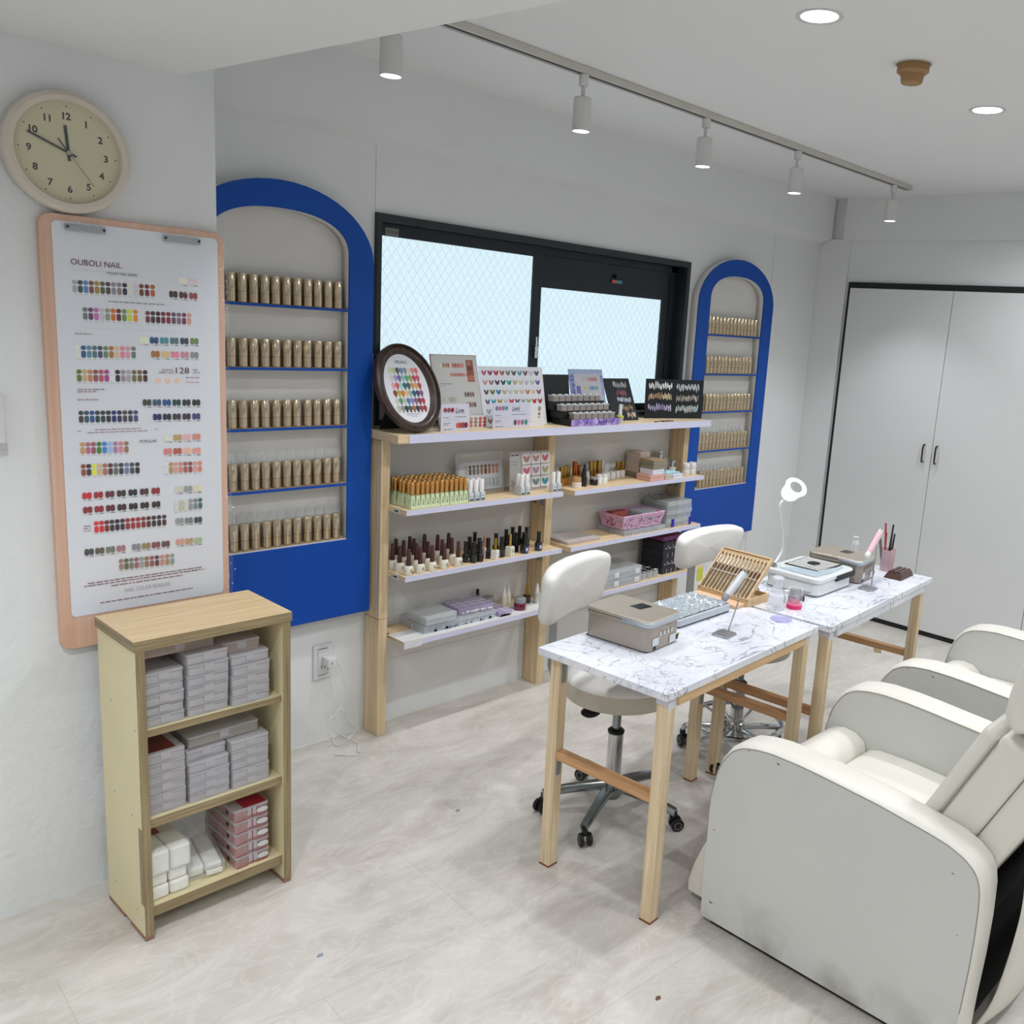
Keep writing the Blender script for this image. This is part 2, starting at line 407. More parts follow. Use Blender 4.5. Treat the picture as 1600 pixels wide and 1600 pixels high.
def hand(ang, r0, r1, w, y):   # ang clockwise from 12
    a = radians(90-ang); c, s_ = cos(a), sin(a)
    pts = [(r0*c-w*s_, r0*s_+w*c), (r0*c+w*s_, r0*s_-w*c), (r1*c+w*s_, r1*s_-w*c), (r1*c-w*s_, r1*s_+w*c)]
    M().prism(pts, -y-.0008, -y+.0002, 1).build('hand', hmat, ck, smooth=0)
hand(355.5, -.018, .060, .0032, .0248); hand(292, -.018, .090, .0022, .0262); hand(143, 0, .085, .0004, .0274); hand(323, 0, .036, .0014, .0274)
M().lathe([(0, .0236), (.005, .0236), (.005, .029), (0, .029)], 16, TR).build('pivot', mat('dull_brass', 'a8a184', .4, metal=.5), ck)
gl = mat('clear_cover', 'ffffff', .03, alpha=.07, var=0, spec=.6)
M().grid(lambda u, v: (.1114*u*cos(2*pi*v), -.0302-.004*(1-u*u), .1114*u*sin(2*pi*v)), 8, 40).build('glass_cover', gl, ck)
# ================================================================ poster board
BX0, BX1, BZ0, BZ1 = .746, 1.181, .70, 1.779
bd = thing('poster_board', 'tall pink-beige wooden board with a nail colour chart under clear film', 'board', (.96, CY, .70))
L_ = Matrix.Translation((-.96, -CY, -.70))
bm_ = wood('pink_beige_veneer', 'd8b29c', 'cda288', 2, .5, knots=False)
M().prism(rrect(BX0, BX1, BZ0, BZ1, .028, 6), CY-.021, CY-.001, 1, L_).build('backing_board', bm_, bd, bevel=.002)
PXX = (.772, 1.160, .786, 1.763)
M().prism(rrect(.772, 1.163, .786, 1.763, .012, 4), CY-.0225, CY-.0213, 1, L_).build('poster', mat('white_poster_paper', 'dce0e8', .5, var=.01), bd, smooth=0)
YP = CY-.0228
p = Print(L_ @ plane_T((0, YP, 0), (1, 0, 0), (0, -1, 0)))
def zA(X, Y): v = onY(60+X/5.3333, 330+Y/5.3333, YP); return v.x, v.z
def zB(X, Y): v = onY(60+X/5.3333, 600+Y/5.3333, YP); return v.x, v.z
U = .000283
def full(f, x0, y0, x1, y1, cols):
    cols = cols.split(',')
    for i, c in enumerate(cols):
        k = i/(len(cols)-1); u, v = f(x0+(x1-x0)*k, y0+(y1-y0)*k)
        p.nail(u, v+39*U, 21*U, 20*U, c); p.shape(rrect(u-18.5*U, u+18.5*U, v-47*U, v+13*U, 15*U, 3), c)
        p.rect(u-12*U, u+12*U, v-60*U, v-57*U, '9a9498')
def pairs(f, x0, y0, x1, y1, cols):
    cols = cols.split(',')
    for i, c in enumerate(cols):
        k = i/(max(1, len(cols)-1)); u, v = f(x0+(x1-x0)*k, y0+(y1-y0)*k)
        for d in (-19, 19): p.shape(rrect(u+(d-19)*U, u+(d+19)*U, v-30*U, v+31*U, 17*U, 3), c)
        p.rect(u+2*U, u+38*U, v-44*U, v-39*U, '3c3438'); p.rect(u-30*U, u-8*U, v-43*U, v-40*U, 'a09a9e')
full(zA, 303, 630, 952, 668, 'a9adb3,1f4a4a,5b84c8,7a4a2c,a8823a,4a5a30,4a3430,8c8a98,8c8078,1c2430,e6e4dc,d8cedc,6a3e20,701c24,b85c14')
pairs(zA, 1205, 580, 1290, 585, 'ecebdc,e8d2da'); pairs(zA, 1125, 693, 1290, 707, '3e2a22,5c2028,8a4c38')
full(zA, 390, 858, 810, 876, '6c7676,6a3a6a,c070a8,cfc2de,8e9c78,d07010,64181c,709838,d4dc30,e89010')
full(zA, 911, 886, 1257, 903, '7c2c38,402024,34102a,7c0c20,800c24,604460,86607c,742c50,dc9e90')
full(zA, 330, 1175, 793, 1182, 'eaecde,205488,5090a8,4c7074,304a70,6c8c60,b07038,dcc498,e484a8,dca0a8,6c7878')
pairs(zA, 880, 1075, 1300, 1085, 'ecf0d4,1c4c80,4890a0,4c7474,303c50,6c8850'); pairs(zA, 975, 1192, 1300, 1200, 'a8703c,dcc484,e884a4,c88c9c,889090')
full(zA, 340, 1375, 890, 1378, '6c700c,c8b480,d4845c,8c5440,c04c60,ac3c90,e8e8ec,0c1014,a08ca0,acaaac,78644c,705410,3c2018')
for x in (1000, 1078, 1155): u, v = zA(x, 1410); p.nail(u, v, 26*U, 26*U, 'efcbb8')
pairs(zB, 905, 155, 1315, 155, '343838,34506c,105090,003c2c,202424,0c2014')
full(zB, 356, 278, 812, 272, '3a3438,2c4c64,104c8c,0c3c34,2c3428,0e2014,18106c,18184c,4c3c48,382c34,4c4080')
pairs(zB, 990, 275, 1315, 270, '100c60,141c30,382c34,30242c,443c7c')
full(zB, 368, 540, 733, 530, 'c89c64,c06484,a05060,2c8028,3484cc,9cc0ec,a884b0,dc8890,a07858')
pairs(zB, 1080, 450, 1317, 440, 'e4e4dc,c0a064,e4b4b4,d88c7c'); pairs(zB, 1078, 562, 1318, 556, 'dc8484,b85840,ecb8a4,e89890')
full(zB, 1065, 705, 1345, 692, 'e6e6ea,b89860,dca090,d48c7c,a86054,9c4440,e4a090,dc8478')
full(zB, 375, 722, 825, 704, '964818,382418,e8ec38,d4b890,b06c50,5c1c28,606c60,242c34,7080a0,404c60,08100c')
pairs(zB, 404, 932, 977, 890, 'cc0c1c,a00820,601018,34141c,1c1420,480c10,940c20'); pairs(zB, 410, 1050, 980, 1003, '840c1c,940420,60081c,38101c,2c0c10,201014,34100c')
full(zB, 483, 1196, 1048, 1138, 'e01018,d00c18,7c0c14,341420,24101c,34080c,980c14,a01018,a00c14,840814,500c14,340c10,240814,541018')
pairs(zB, 1168, 878, 1325, 870, 'd4d4c0,989ca0,e4dcb4'); full(zB, 1150, 1020, 1348, 998, 'dcdcd0,c4c4b0,dcdcc8,949ca0,7c8484,3c6460'); pairs(zB, 1175, 1142, 1330, 1132, '949898,7c8080,2c4844')
pairs(zB, 422, 1400, 688, 1370, '44403c,5c5440,70786a,a87480'); pairs(zB, 815, 1357, 1060, 1332, '848890,988050,84444c,60403c'); pairs(zB, 1180, 1315, 1330, 1303, 'd89c8c,c09c74,a8c094')
full(zB, 690, 1508, 1115, 1462, '9c8070,605c38,74806c,a05c64,98a0a0,946c50,905058,5c3838,c88c7c,b08860,8ca098')
mr = '5c2430'
u, v = zA(270, 442); u2, _ = zA(692, 442); p.text('OUBOLI NAIL', u, v, 50*U, mr, width=u2-u)
u, v = zA(570, 522); u2, _ = zA(822, 522); p.text('POLISH NAIL SERIES', u, v-.001, 24*U, '6c4450', width=u2-u)
u, v = zA(1145, 1352); p.text('128', u, v, 58*U, mr, width=122*U)
for t, x, y, w in (('POLISH GEL', 1030, 1330, 100), ('EXPERT CARDS', 1005, 1352, 130), ('NEW', 1285, 1330, 50), ('COLOR', 1288, 1352, 66)):
    u, v = zA(x, y); p.text(t, u, v, 18*U, '6c3440', width=w*U)
for x, y, w, c in ((585, 755, 480, '8c7c88'), (1225, 1390, 130, '8c7c88'), (325, 1490, 215, '8c6c78'), (325, 1508, 150, '8c6c78'), (1225, 1428, 130, 'd89c90')):
    u, v = zA(x, y); p.lines(u, v, w*U, 14*U, c, x)
for x, y, w in ((305, 1025, 130),): u, v = zA(x, y); p.text('Romantic Blossom', u, v, 17*U, '8c4c5c', width=w*U)
u, v = zB(325, 138); p.text('Silvery Boundless', u, v, 19*U, '8c4c5c', width=165*U)
u, v = zB(845, 490); p.text('POPULAR', u, v, 26*U, '3c343c', width=150*U)
u, v = zB(325, 404); p.text('\u201c', u, v-10*U, 30*U, '28242c', width=26*U); u, v = zB(972, 385); p.text('\u201d', u, v-10*U, 26*U, '58545c', width=24*U)
for x, y, w, q in ((470, 385, 385, 0), (405, 410, 510, 0), (375, 1190, 65, 0), (375, 1210, 60, 0), (375, 1230, 62, 0)):
    u, v = zB(x, y); p.lines(u, v, w*U, 13*U, 'a07c88', x+y)
for x0, y0, x1, y1 in ((250, 480, 800, 500), (370, 975, 1240, 1005)):
    u, v = zA(x0, y0); u2, v2 = zA(x1, y1); p.rect(u, u2, v, v+.0004, 'b8b4bc')
def zC(X, Y): v = onY(60+X/5.3333, 800+Y/5.3333, YP); return v.x, v.z
for k, (x0, y0, x1, y1) in enumerate(((410, 600, 1365, 470), (380, 625, 1390, 488), (605, 618, 1200, 535), (515, 760, 1285, 640))):
    u, v = zC(x0, y0); u2, v2 = zC(x1, y1); p.lines(u, v, u2-u, 15*U, '7c4454', k)
u, v = zC(718, 668); u2, _ = zC(1098, 615); p.text('NAIL COLOR REASURE', u, v, 38*U, 'a8a2ac', width=u2-u)
p.build('chart_print', bd)
# hanging bars
for (x0, y0, x1, y1, sx) in ((102, 354, 165, 361, 1), (256, 371, 313, 379, -1)):
    a = onY(x0, y0, YP-.006)+Vector((0, 0, 0)); c = onY(x1, y1, YP-.006); zc = (a.z+c.z)/2
    bar = M().box(a.x, c.x, YP-.008, YP-.001, zc-.007, zc+.007, L_).build('clip_bar', mat('grey_clip_metal', 'a6a9ae', .35, metal=.6), bd, bevel=.001)
    for xx in (a.x+.004, c.x-.004):
        M().lathe([(0, 0), (.0035, 0), (.003, .003), (0, .004)], 10, L_ @ Matrix.Translation((xx, YP-.008, zc+.001)) @ TR).build('screw', mat('dark_screw', '3c4650', .4, metal=.6), bar)
# crinkled clear film
def film(u, v):
    r = random.Random(int(u*997)*1000+int(v*991))
    edge = min(1, 6*max(0, v-.9)+6*max(0, u-.94)+.35)
    return (BX0-.004+u*(BX1-BX0+.012)+r.uniform(-.002, .002), CY-.0265-r.uniform(0, .0045)*edge-(.004 if v > .9 else 0), BZ0+.07+v*(BZ1-BZ0-.072)+r.uniform(-.003, .003))
fmn = bpy.data.materials.new('clear_crinkled_film'); fmn.use_nodes = True
nt = fmn.node_tree; b = nt.nodes['Principled BSDF']; b.inputs['Alpha'].default_value = .05; b.inputs['Roughness'].default_value = .08; b.inputs['Base Color'].default_value = (.9, .93, 1, 1); b.inputs['Specular IOR Level'].default_value = 1
nz = nt.nodes.new('ShaderNodeTexVoronoi'); nz.feature = 'DISTANCE_TO_EDGE'; nz.inputs['Scale'].default_value = 28
n2 = nt.nodes.new('ShaderNodeTexNoise'); n2.inputs['Scale'].default_value = 16; n2.inputs['Detail'].default_value = 5
tc = nt.nodes.new('ShaderNodeTexCoord'); nt.links.new(tc.outputs['Object'], n2.inputs['Vector']); nt.links.new(n2.outputs['Color'], nz.inputs['Vector'])
bp = nt.nodes.new('ShaderNodeBump'); bp.inputs['Strength'].default_value = .9; bp.inputs['Distance'].default_value = .02
nt.links.new(n2.outputs['Fac'], bp.inputs['Height']); nt.links.new(bp.outputs['Normal'], b.inputs['Normal'])
M().grid(film, 40, 90, T=L_).build('clear_film', fmn, bd, smooth=20)
# glints on the crinkled film, painted as short white slivers
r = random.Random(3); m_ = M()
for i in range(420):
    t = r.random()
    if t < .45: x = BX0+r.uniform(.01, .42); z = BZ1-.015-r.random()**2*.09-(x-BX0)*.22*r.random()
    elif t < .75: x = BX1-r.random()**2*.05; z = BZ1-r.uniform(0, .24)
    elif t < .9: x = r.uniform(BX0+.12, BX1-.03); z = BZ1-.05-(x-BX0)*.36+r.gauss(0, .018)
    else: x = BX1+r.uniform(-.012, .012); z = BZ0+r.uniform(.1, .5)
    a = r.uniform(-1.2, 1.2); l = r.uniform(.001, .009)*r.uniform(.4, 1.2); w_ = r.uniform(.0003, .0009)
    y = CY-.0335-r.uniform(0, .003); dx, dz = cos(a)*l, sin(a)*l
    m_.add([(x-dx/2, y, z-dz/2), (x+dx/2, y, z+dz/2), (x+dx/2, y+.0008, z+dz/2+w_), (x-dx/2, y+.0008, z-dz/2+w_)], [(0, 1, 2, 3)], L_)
m_.build('film_glint', mat('white_film_glint', 'ffffff', .35, var=0, spec=1), bd, smooth=0)['kind'] = 'stuff'
# ================================================================ wall panel at the picture's left edge
wp = thing('wall_intercom', 'small white wall box at the far left edge beside the poster board', 'wall box', (.60, CY, 1.22))
M().rbox(-.055, .0555, -.022, -.0005, 0, .135, .006).build('housing', mat('white_abs', 'd8d8da', .4), wp, bevel=.003)
M().rbox(-.055, .0555, -.024, -.0225, .004, .02, .001).build('lower_strip', mat('grey_abs', 'b4b5b8', .4), wp)
# ================================================================ outlet, charger, cable
ol = thing('wall_outlet', 'white wall outlet plate low beside the wooden shelf post', 'outlet', (1.715, WY, .255))
wh = mat('white_abs', 'd8d8da', .4)
M().rbox(-.037, .037, -.008, -.0005, 0, .132, .004).build('plate', wh, ol, bevel=.002)
M().rbox(-.02, .02, -.0105, -.0085, .016, .116, .003).build('socket_face', wh, ol, bevel=.001)
b = M()
for z in (.04,):
    for x in (-.008, .006): b.box(x, x+.002, -.0115, -.0107, z, z+.012)
b.build('slots', mat('black_plastic', '15161a', .45), ol, smooth=0)
p = Print(plane_T((0, -.0109, 0), (1, 0, 0), (0, -1, 0))); p.lines(-.014, .103, .03, .003, 'b06058', 4); p.build('small_print', ol)
ca = thing('usb_charger', 'white cube phone charger plugged into the wall outlet', 'charger', (1.728, WY-.011, .327))
M().rbox(-.018, .018, -.042, -.001, -.018, .016, .006).build('body', wh, ca, bevel=.003)
M().rbox(-.006, .006, -.0435, -.0422, -.005, .001, .001).build('port', mat('grey_abs', 'b4b5b8', .4), ca)
cb = M()
pts = [(1.728, WY-.058, .325)]
for x, y in ((525, 1031), (533, 1048), (538, 1066), (538.5, 1090), (530, 1108), (520, 1119), (515, 1124)): pts.append(tuple(onY(x, y, WY-.05)))
def sm(pts, n=6):
    out = []; P_ = [Vector(q) for q in pts]; P_ = [P_[0]]+P_+[P_[-1]]
    for i in range(1, len(P_)-2):
        for k in range(n):
            t = k/n; a, b_, c, d = P_[i-1:i+3]
            out.append(.5*((2*b_)+(c-a)*t+(2*a-5*b_+4*c-d)*t*t+(3*b_-a-3*c+d)*t**3))
    out.append(P_[-2]); return out
c1 = tag(M().tube(sm(pts), .0016, 6).build('charging_cable', wh), 'white cable plugged into the cube charger, its plug end hanging down the wall', 'cable')
pl = M().tube([tuple(onY(520, 1119, WY-.05)), tuple(onY(514.5, 1125, WY-.05))], .003, 8).build('plug_end', wh, c1)
pts = [tuple(onY(528, 1108, WY-.045)), tuple(onY(536, 1109, WY-.05)), tuple(onY(543, 1121, WY-.05)), tuple(onY(551, 1133, WY-.05)), tuple(onY(556, 1141, WY-.04))]
for i, (x, y) in enumerate(((546, 1152), (535, 1163), (524, 1164), (520, 1158), (518, 1146), (524, 1144), (548, 1155), (559, 1163), (559, 1172), (563, 1178), (556, 1180), (540, 1180), (524, 1179))):
    z = (.045, .012, .003, .003, .01, .014, .006, .003, .003, .003, .003, .003, .003)[i]; pts.append(tuple(onz(x, y, z)))
c2 = tag(M().tube(sm(pts), .0016, 6).build('charging_cable', wh), 'white cable lying looped on the floor under the outlet', 'cable')
M().tube([tuple(onz(530, 1179.5, .003)), tuple(onz(523, 1179, .003))], .003, 8).build('plug_end', wh, c2)
# ================================================================ blue arched wall displays
blue = mat('cobalt_blue_paint', '0c4aa4', .5, var=.04, vscale=6, spec=.3)
bluev = mat('cobalt_blue_vinyl', '0b46a2', .42, var=.05, vscale=4, spec=.35)
inw = mat('white_inner_board', 'd4d2ce', .6, var=.02)
raw = wood('raw_board_edge', 'b49c7c', 'a0886a', 0, .6, knots=False)
FYa = 2.88
AW, AI = .3375, .2415
ZS = [.791, .9935, 1.2, 1.398, 1.60]
def arch_pts(w, zt, rise, n=26, e=2.0):
    """right foot up over the top to the left foot"""
    o = []
    for k in range(n+1):
        t = pi*k/n; c, s_ = cos(t), sin(t)
        o.append((w*math.copysign(abs(c)**(2/e), c), zt-rise+rise*abs(s_)**(2/e)))
    return o
def make_arch(label, cx, tube_n):
    a = thing('arched_wall_display', label, 'wall shelf', (cx, WY, .499))
    z0 = .499
    out = arch_pts(AW, 1.988-z0, .235); inn = arch_pts(AI, 1.902-z0, .125, e=2.35)
    # face: ring above, panel below
    n = len(out); m = M()
    yf, yb = FYa-WY, FYa-WY+.006
    O = [(AW, .786-z0)]+out+[(-AW, .786-z0)]; I = [(AI, .786-z0)]+inn+[(-AI, .786-z0)]
    n = len(O); vs = [(x, yf, z) for x, z in O]+[(x, yf, z) for x, z in I]+[(x, yb, z) for x, z in O]+[(x, yb, z) for x, z in I]
    fs = []
    for i in range(n-1):
        fs += [(i, i+1, n+i+1, n+i), (2*n+i, 3*n+i, 3*n+i+1, 2*n+i+1), (i, 2*n+i, 2*n+i+1, i+1), (n+i, n+i+1, 3*n+i+1, 3*n+i)]
    fs += [(0, n, 3*n, 2*n), (n-1, 3*n-1, 4*n-1, 2*n-1)]
    m.add(vs, fs); m.build('arched_face', blue, a, smooth=30)
    M().box(-AW-.001, AW+.001, yf-.0015, yb, 0, .786-z0).build('lower_panel', bluev, a, smooth=0, bevel=.001)
    # box side strip following the outline (white) and inner lining
    def strip(P_, y0, y1, name, mt):
        k = M(); q = len(P_); k.add([(x, y0, z) for x, z in P_]+[(x, y1, z) for x, z in P_], [(i, i+1, q+i+1, q+i) for i in range(q-1)])
        o = k.build(name, mt, a, smooth=40); s_ = o.modifiers.new('t', 'SOLIDIFY'); s_.thickness = .0025; s_.offset = 0
    strip([(AW-.002, 0)]+[(x*.994, z-.002) for x, z in O]+[(-AW+.002, 0)], yb, -.0015, 'outer_side', inw)
    strip([(x*1.004, z) for x, z in I], yb, -.004, 'inner_lining', inw)
    M().prism([(x, z) for x, z in I], -.004, -.0015, 1).build('back_board', inw, a, smooth=0)
    for i, z in enumerate(ZS):
        s_ = M().box(-AI, AI, yf+.003, -.0045, z-z0-.006, z-z0)
        sh = s_.build('shelf', inw, a, smooth=0)
        if i: M().box(-AI-.003, AI+.003, yf-.0018, yf+.0025, z-z0-.0085, z-z0).build('blue_edge', blue, sh, smooth=0)
        M().box(-AI, AI, yf+.0026, yf+.02, z-z0, z-z0+.0008).build('raw_edge', raw, sh, smooth=0)
    return a
aL = make_arch('tall blue arched wall display left of the window, holding five rows of gold tubes', 1.5405, 11)
aR = make_arch('tall blue arched wall display right of the window, its left side behind the pine shelf', 4.083, 13)
# bits of tape
p = M().box(-.233, -.205, -.012, -.0042, 1.49-.499, 1.59-.499); p.build('yellow_tape', mat('yellow_tape', 'c6bd35', .5), aR, smooth=0)
# loose wire with two black clips inside the left arch
for k, z in enumerate((1.615, 1.412, 1.21)):
    M().box(.218, .226, -.014, -.0045, z-.499+.012, z-.499+.018).build('black_clip', mat('black_plastic', '15161a', .45), aL, smooth=0)
# ---------------------------------------------------------------- gold tubes
gold = mat('champagne_gold', 'cbb99e', .16, metal=.9, var=.05, vscale=30)
golddk = mat('champagne_gold_cap', 'd2c2a8', .13, metal=.9, var=.05, vscale=30)
def tube_proto(w, name):
    t = thing(name, 'x', 'gel tube', (0, 0, 0))
    M().lathe([(0, 0), (w*.93, 0), (w, .0012), (w, .033), (w*.95, .0335), (w*.9, .0337), (w*.9, .0349), (0, .0349)], 20).build('body', gold, t)
    M().lathe([(0, .0351), (w*.99, .0351), (w, .088), (w*.94, .0895), (0, .0895)], 20).build('cap', golddk, t)
    return t
tp = tube_proto(.0160, 'gel_tube'); tq = tube_proto(.0140, 'gel_tube')
rows = ['bottom', 'fourth', 'middle', 'second', 'top']
used = []
r = random.Random(5)
for arch, pr, cx, lab, pitch, counts in ((aL, tp, 1.5405, 'left', .0374, (13, 12, 13, 13, 12)), (aR, tq, 4.083, 'right', .0322, (13, 14, 13, 13, 14))):
    for i, z in enumerate(ZS):
        n = counts[i]; x1 = cx+AI-.030-(.018 if lab == 'right' and i == 3 else 0)
        for k in range(n):
            x = x1-k*pitch+r.uniform(-.0012, .0012)
            if lab == 'left' and x < 1.315: continue
            if x < cx-AI+.016: continue
            L_ = '%s gold tube from the right on the %s shelf of the %s blue arch' % (ORD[k], rows[i], lab)
            g = 'gold tubes on the %s shelf of the %s arch' % (rows[i], lab)
            loc = (x, 2.9055+r.uniform(-.0006, .0006), z+.0009)
            if pr not in used: used.append(pr); pr.location = loc; pr['label'] = L_; pr['group'] = g
            else: dup(pr, loc, r.uniform(0, 6), L_, g)
# clear scalloped packaging strips standing behind the tubes of the two lowest shelves
clear = mat('clear_plastic', 'eef2f4', .08, alpha=.22, var=0, spec=.8)
clearw = mat('milky_clear_plastic', 'e6eaec', .25, alpha=.5, var=.03); cleart = mat('clear_tip_plastic', 'dde2e2', .2, alpha=.22, var=.03)
for cx, lab in ((1.5405, 'left'), (4.083, 'right')):
    for zi, nm in ((0, 'bottom'), (1, 'fourth')):
        z = ZS[zi]; m = M()
        for k in range(12):
            x = cx-.2+k*.0355; m.lathe([(0, 0), (.0155, 0), (.0155, .11), (.012, .12), (.005, .1235), (0, .124)], 12, Matrix.Translation((x, WY-.0085, z+.0009)) @ Matrix.Diagonal((1, .2, 1, 1)))
        tag(m.build('clear_tip_strip', cleart), 'clear scalloped plastic strip behind the tubes on the %s shelf of the %s arch' % (nm, lab), 'plastic strip')
# ================================================================ the pine shelf unit
sh = thing('pine_shelf_unit', 'long pine shelf unit with lilac-white edged boards under the window', 'shelf unit', (1.89, WY, 0))
T0 = Matrix.Translation((-1.89, -WY, 0))
pz = wood('pine_post_grain', 'dfcba8', 'c5ab82', 2, 1.0)
px_ = wood('pine_board_grain', 'e2cda9', 'cfb28a', 0, 1.0, knots=False)
lil = mat('lilac_white_edge_tape', 'cfcfe6', .35, var=.01)
stl = mat('zinc_bracket', '8f9ca0', .4, metal=.6)
ZT = 1.18
def post(x0, x1, z1, parts):
    for (y0, y1, za, zb) in parts:
        M().box(x0, x1, y0, y1, za, zb, T0).build('post', pz, sh, smooth=0, bevel=.002)
post(1.892, 1.93, 1.15, [(2.835, 2.927, .47, 1.147), (2.835, 2.927, 0, .468)])
post(2.722, 2.762, 1.15, [(2.835, 2.880, 0, 1.147), (2.882, 2.927, 0, 1.147)])
post(3.662, 3.70, 1.15, [(2.835, 2.880, 0, 1.147), (2.882, 2.927, 0, 1.147)])
M().box(1.885, 3.72, 2.725, 2.912, 1.149, ZT, T0).build('top_board', px_, sh, smooth=0, bevel=.001)
M().box(1.93, 3.7205, 2.722, 2.7249, 1.1495, ZT+.0006, T0).build('edge_strip', lil, sh, smooth=0)
def board(x0, x1, z, th=.02):
    o = M().box(x0, x1, 2.724, 2.834, z-th, z, T0).box(x0+.006, x1-.03 if x1 > 3.69 else x1, 2.8342, 2.925, z-th, z, T0)
    o = M().box(x0, x1, 2.724, 2.834, z-th, z, T0)
    xa = max(x0, 1.931 if x0 < 2 else 2.763); xb = min(x1, 2.721 if x0 < 2 else 3.661)
    o.box(xa, xb, 2.834, 2.925, z-th, z, T0)
    q = o.build('shelf_board', px_, sh, smooth=0)
    M().box(x0, x1+.0006, 2.7213, 2.7239, z-th+.001, z+.0006, T0).build('edge_strip', lil, q, smooth=0)
    return q
board(1.925, 2.712, .905); board(1.925, 2.722, .657)
b3 = board(1.948, 2.70, .403)
b4 = board(2.782, 3.70, .902); board(2.778, 3.705, .653); board(2.776, 3.80, .412)
# white-wrapped lowest left board
mb = mat('white_marble_film', 'dcdddd', .35, var=.06, vscale=9)
M().box(1.93, 2.70, 2.7265, 2.832, .4036, .4046, T0).build('film_wrap', mb, b3, smooth=0)
M().rbox(1.926, 2.005, 2.7185, 2.722, .379, .4045, .0005, T=T0).build('film_wrap', mat('white_abs', 'd8d8da', .4), b3, smooth=0)
for x in (2.715, 3.655):
    for z in (.905, .657, .403):
        zz = z-.02
        for y in (2.855, 2.905): M().box(x-.0005, x+.0065-.0005, y-.009, y+.009, zz-.06, zz, T0).build('bracket', stl, sh, smooth=0, bevel=.001)
for (x, z, t) in ((1.9249, .886, ''), (1.9249, .638, '')):
    pp = Print(T0 @ plane_T((x-.0004, 2.80, z), (0, -1, 0), (-1, 0, 0)))
    pp.rect(0, .036, 0, .016, 'dfe0e0'); pp.lines(.003, .004, .03, .013, '2c2c34', 3)
    pp.build('shelf_label', sh)
# ================================================================ things on the shelves
white = mat('glossy_white', 'e4e3e2', .3, var=.01)
black = mat('glossy_black', '101216', .22, var=.05, coat=.4)
goldc = mat('warm_gold_cap', 'dba864', .18, metal=.85, var=.08, vscale=60)
goldy = mat('yellow_gold_cap', 'b89a3a', .22, metal=.9)
mint = mat('pale_green_bottle', 'cfdcb4', .35, var=.02)
maro = mat('maroon_matte_cap', '4a2728', .55, var=.04)
crm = mat('cream_bottle', 'e0ddcc', .3, var=.02)
grey = mat('grey_plastic', '8d9092', .4)
PT = plane_T((0, 0, 0), (1, 0, 0), (0, -1, 0))
used_p = set()
BASE = {}
def put(pr, loc, rz, label, group=None):
    if pr.name not in BASE:
        BASE[pr.name] = list(pr.children); del pr['_new']
        pr.location = loc; pr.rotation_euler = (0, 0, rz); pr['label'] = label
        if group: pr['group'] = group
        return pr
    r = pr.copy(); COL.objects.link(r); r.location = loc; r.rotation_euler = (0, 0, rz); r['label'] = label
    if group: r['group'] = group
    for ch in BASE[pr.name]:
        c = ch.copy(); COL.objects.link(c); c.parent = r
    return r
def proto(name, cat):
    t = thing(name, 'x', cat); t['_new'] = 1; return t
def frus(m, a0, a1, z0, z1, d=None):
    d0 = a0 if d is None else d; d1 = a1 if d is None else d*a1/a0
    vs = [(-a0, -d0, z0), (a0, -d0, z0), (a0, d0, z0), (-a0, d0, z0), (-a1, -d1, z1), (a1, -d1, z1), (a1, d1, z1), (-a1, d1, z1)]
    return m.add(vs, [(3, 2, 1, 0), (4, 5, 6, 7), (0, 1, 5, 4), (1, 2, 6, 5), (2, 3, 7, 6), (3, 0, 4, 7)])
# --- pale green bottles with gold caps
gb = proto('nail_polish_bottle', 'nail polish')
frus(M(), .0108, .0066, 0, .05).build('bottle', mint, gb, smooth=0, bevel=.0015)
M().lathe([(0, .0505), (.0075, .0505), (.0075, .096), (.0066, .0975), (0, .0975)], 16).build('cap', goldc, gb)
M().lathe([(0, .0977), (.006, .0977), (.006, .0981), (0, .0981)], 12).build('cap_disc', mat('dark_bronze_disc', '4a2c20', .3, metal=.5), gb)
p = Print(plane_T((0, -.0102, .0), (1, 0, 0), (0, -1, .0)))
bm2 = Matrix.Translation((0, -.0110, 0)) @ Matrix.Rotation(radians(-4.8), 4, 'X')
p = Print(bm2 @ PT); p.text('JELLY', .003, .012, .0065, '2c3428', width=.024, rot=pi/2, bold=.02)
p.build('bottle_print', gb)
Zs = .9056
rw = ['front', 'second', 'third', 'fourth', 'fifth', 'back']
for j in range(6):
    for i in range(12 if j < 4 else 11):
        x = 1.962+i*.0218+(.0 if j % 2 == 0 else .004)+random.uniform(-.001, .001); y = 2.742+j*.0262
        put(gb, (x, y, Zs), random.uniform(-.06, .06), '%s pale green gold-capped bottle from the left, %s row, upper left shelf' % (ORD[i], rw[j]), 'pale green gold-capped polish bottles')
# --- white bottles in clear holders
wb = proto('white_capped_bottle', 'nail polish')
frus(M(), .0115, .0108, 0, .036).build('bottle', mat('pale_grey_label', 'c6ccd0', .3, var=.12, vscale=120), wb, smooth=0, bevel=.001)
M().lathe([(0, .0365), (.0098, .0365), (.0085, .083), (.0075, .0845), (0, .0845)], 16).build('cap', white, wb)
p = Print(Matrix.Translation((0, -.0118, 0)) @ PT); p.rect(-.009, .009, .004, .012, '4a5560'); p.lines(-.009, .02, .018, .003, '707a84', 2); p.build('bottle_print', wb)
k = 0
for (xa, ya, n, nm) in ((2.232, 2.748, 3, 'left cluster'), (2.236, 2.775, 3, 'left cluster back row'), (2.50, 2.752, 2, 'middle cluster'), (2.505, 2.778, 2, 'middle cluster back row'), (2.672, 2.745, 2, 'right cluster')):
    for i in range(n):
        put(wb, (xa+i*.0285, ya+random.uniform(-.001, .001), Zs), 0, '%s white-capped bottle from the left, %s, upper left shelf' % (ORD[i], nm), 'white-capped bottles on the upper left shelf')
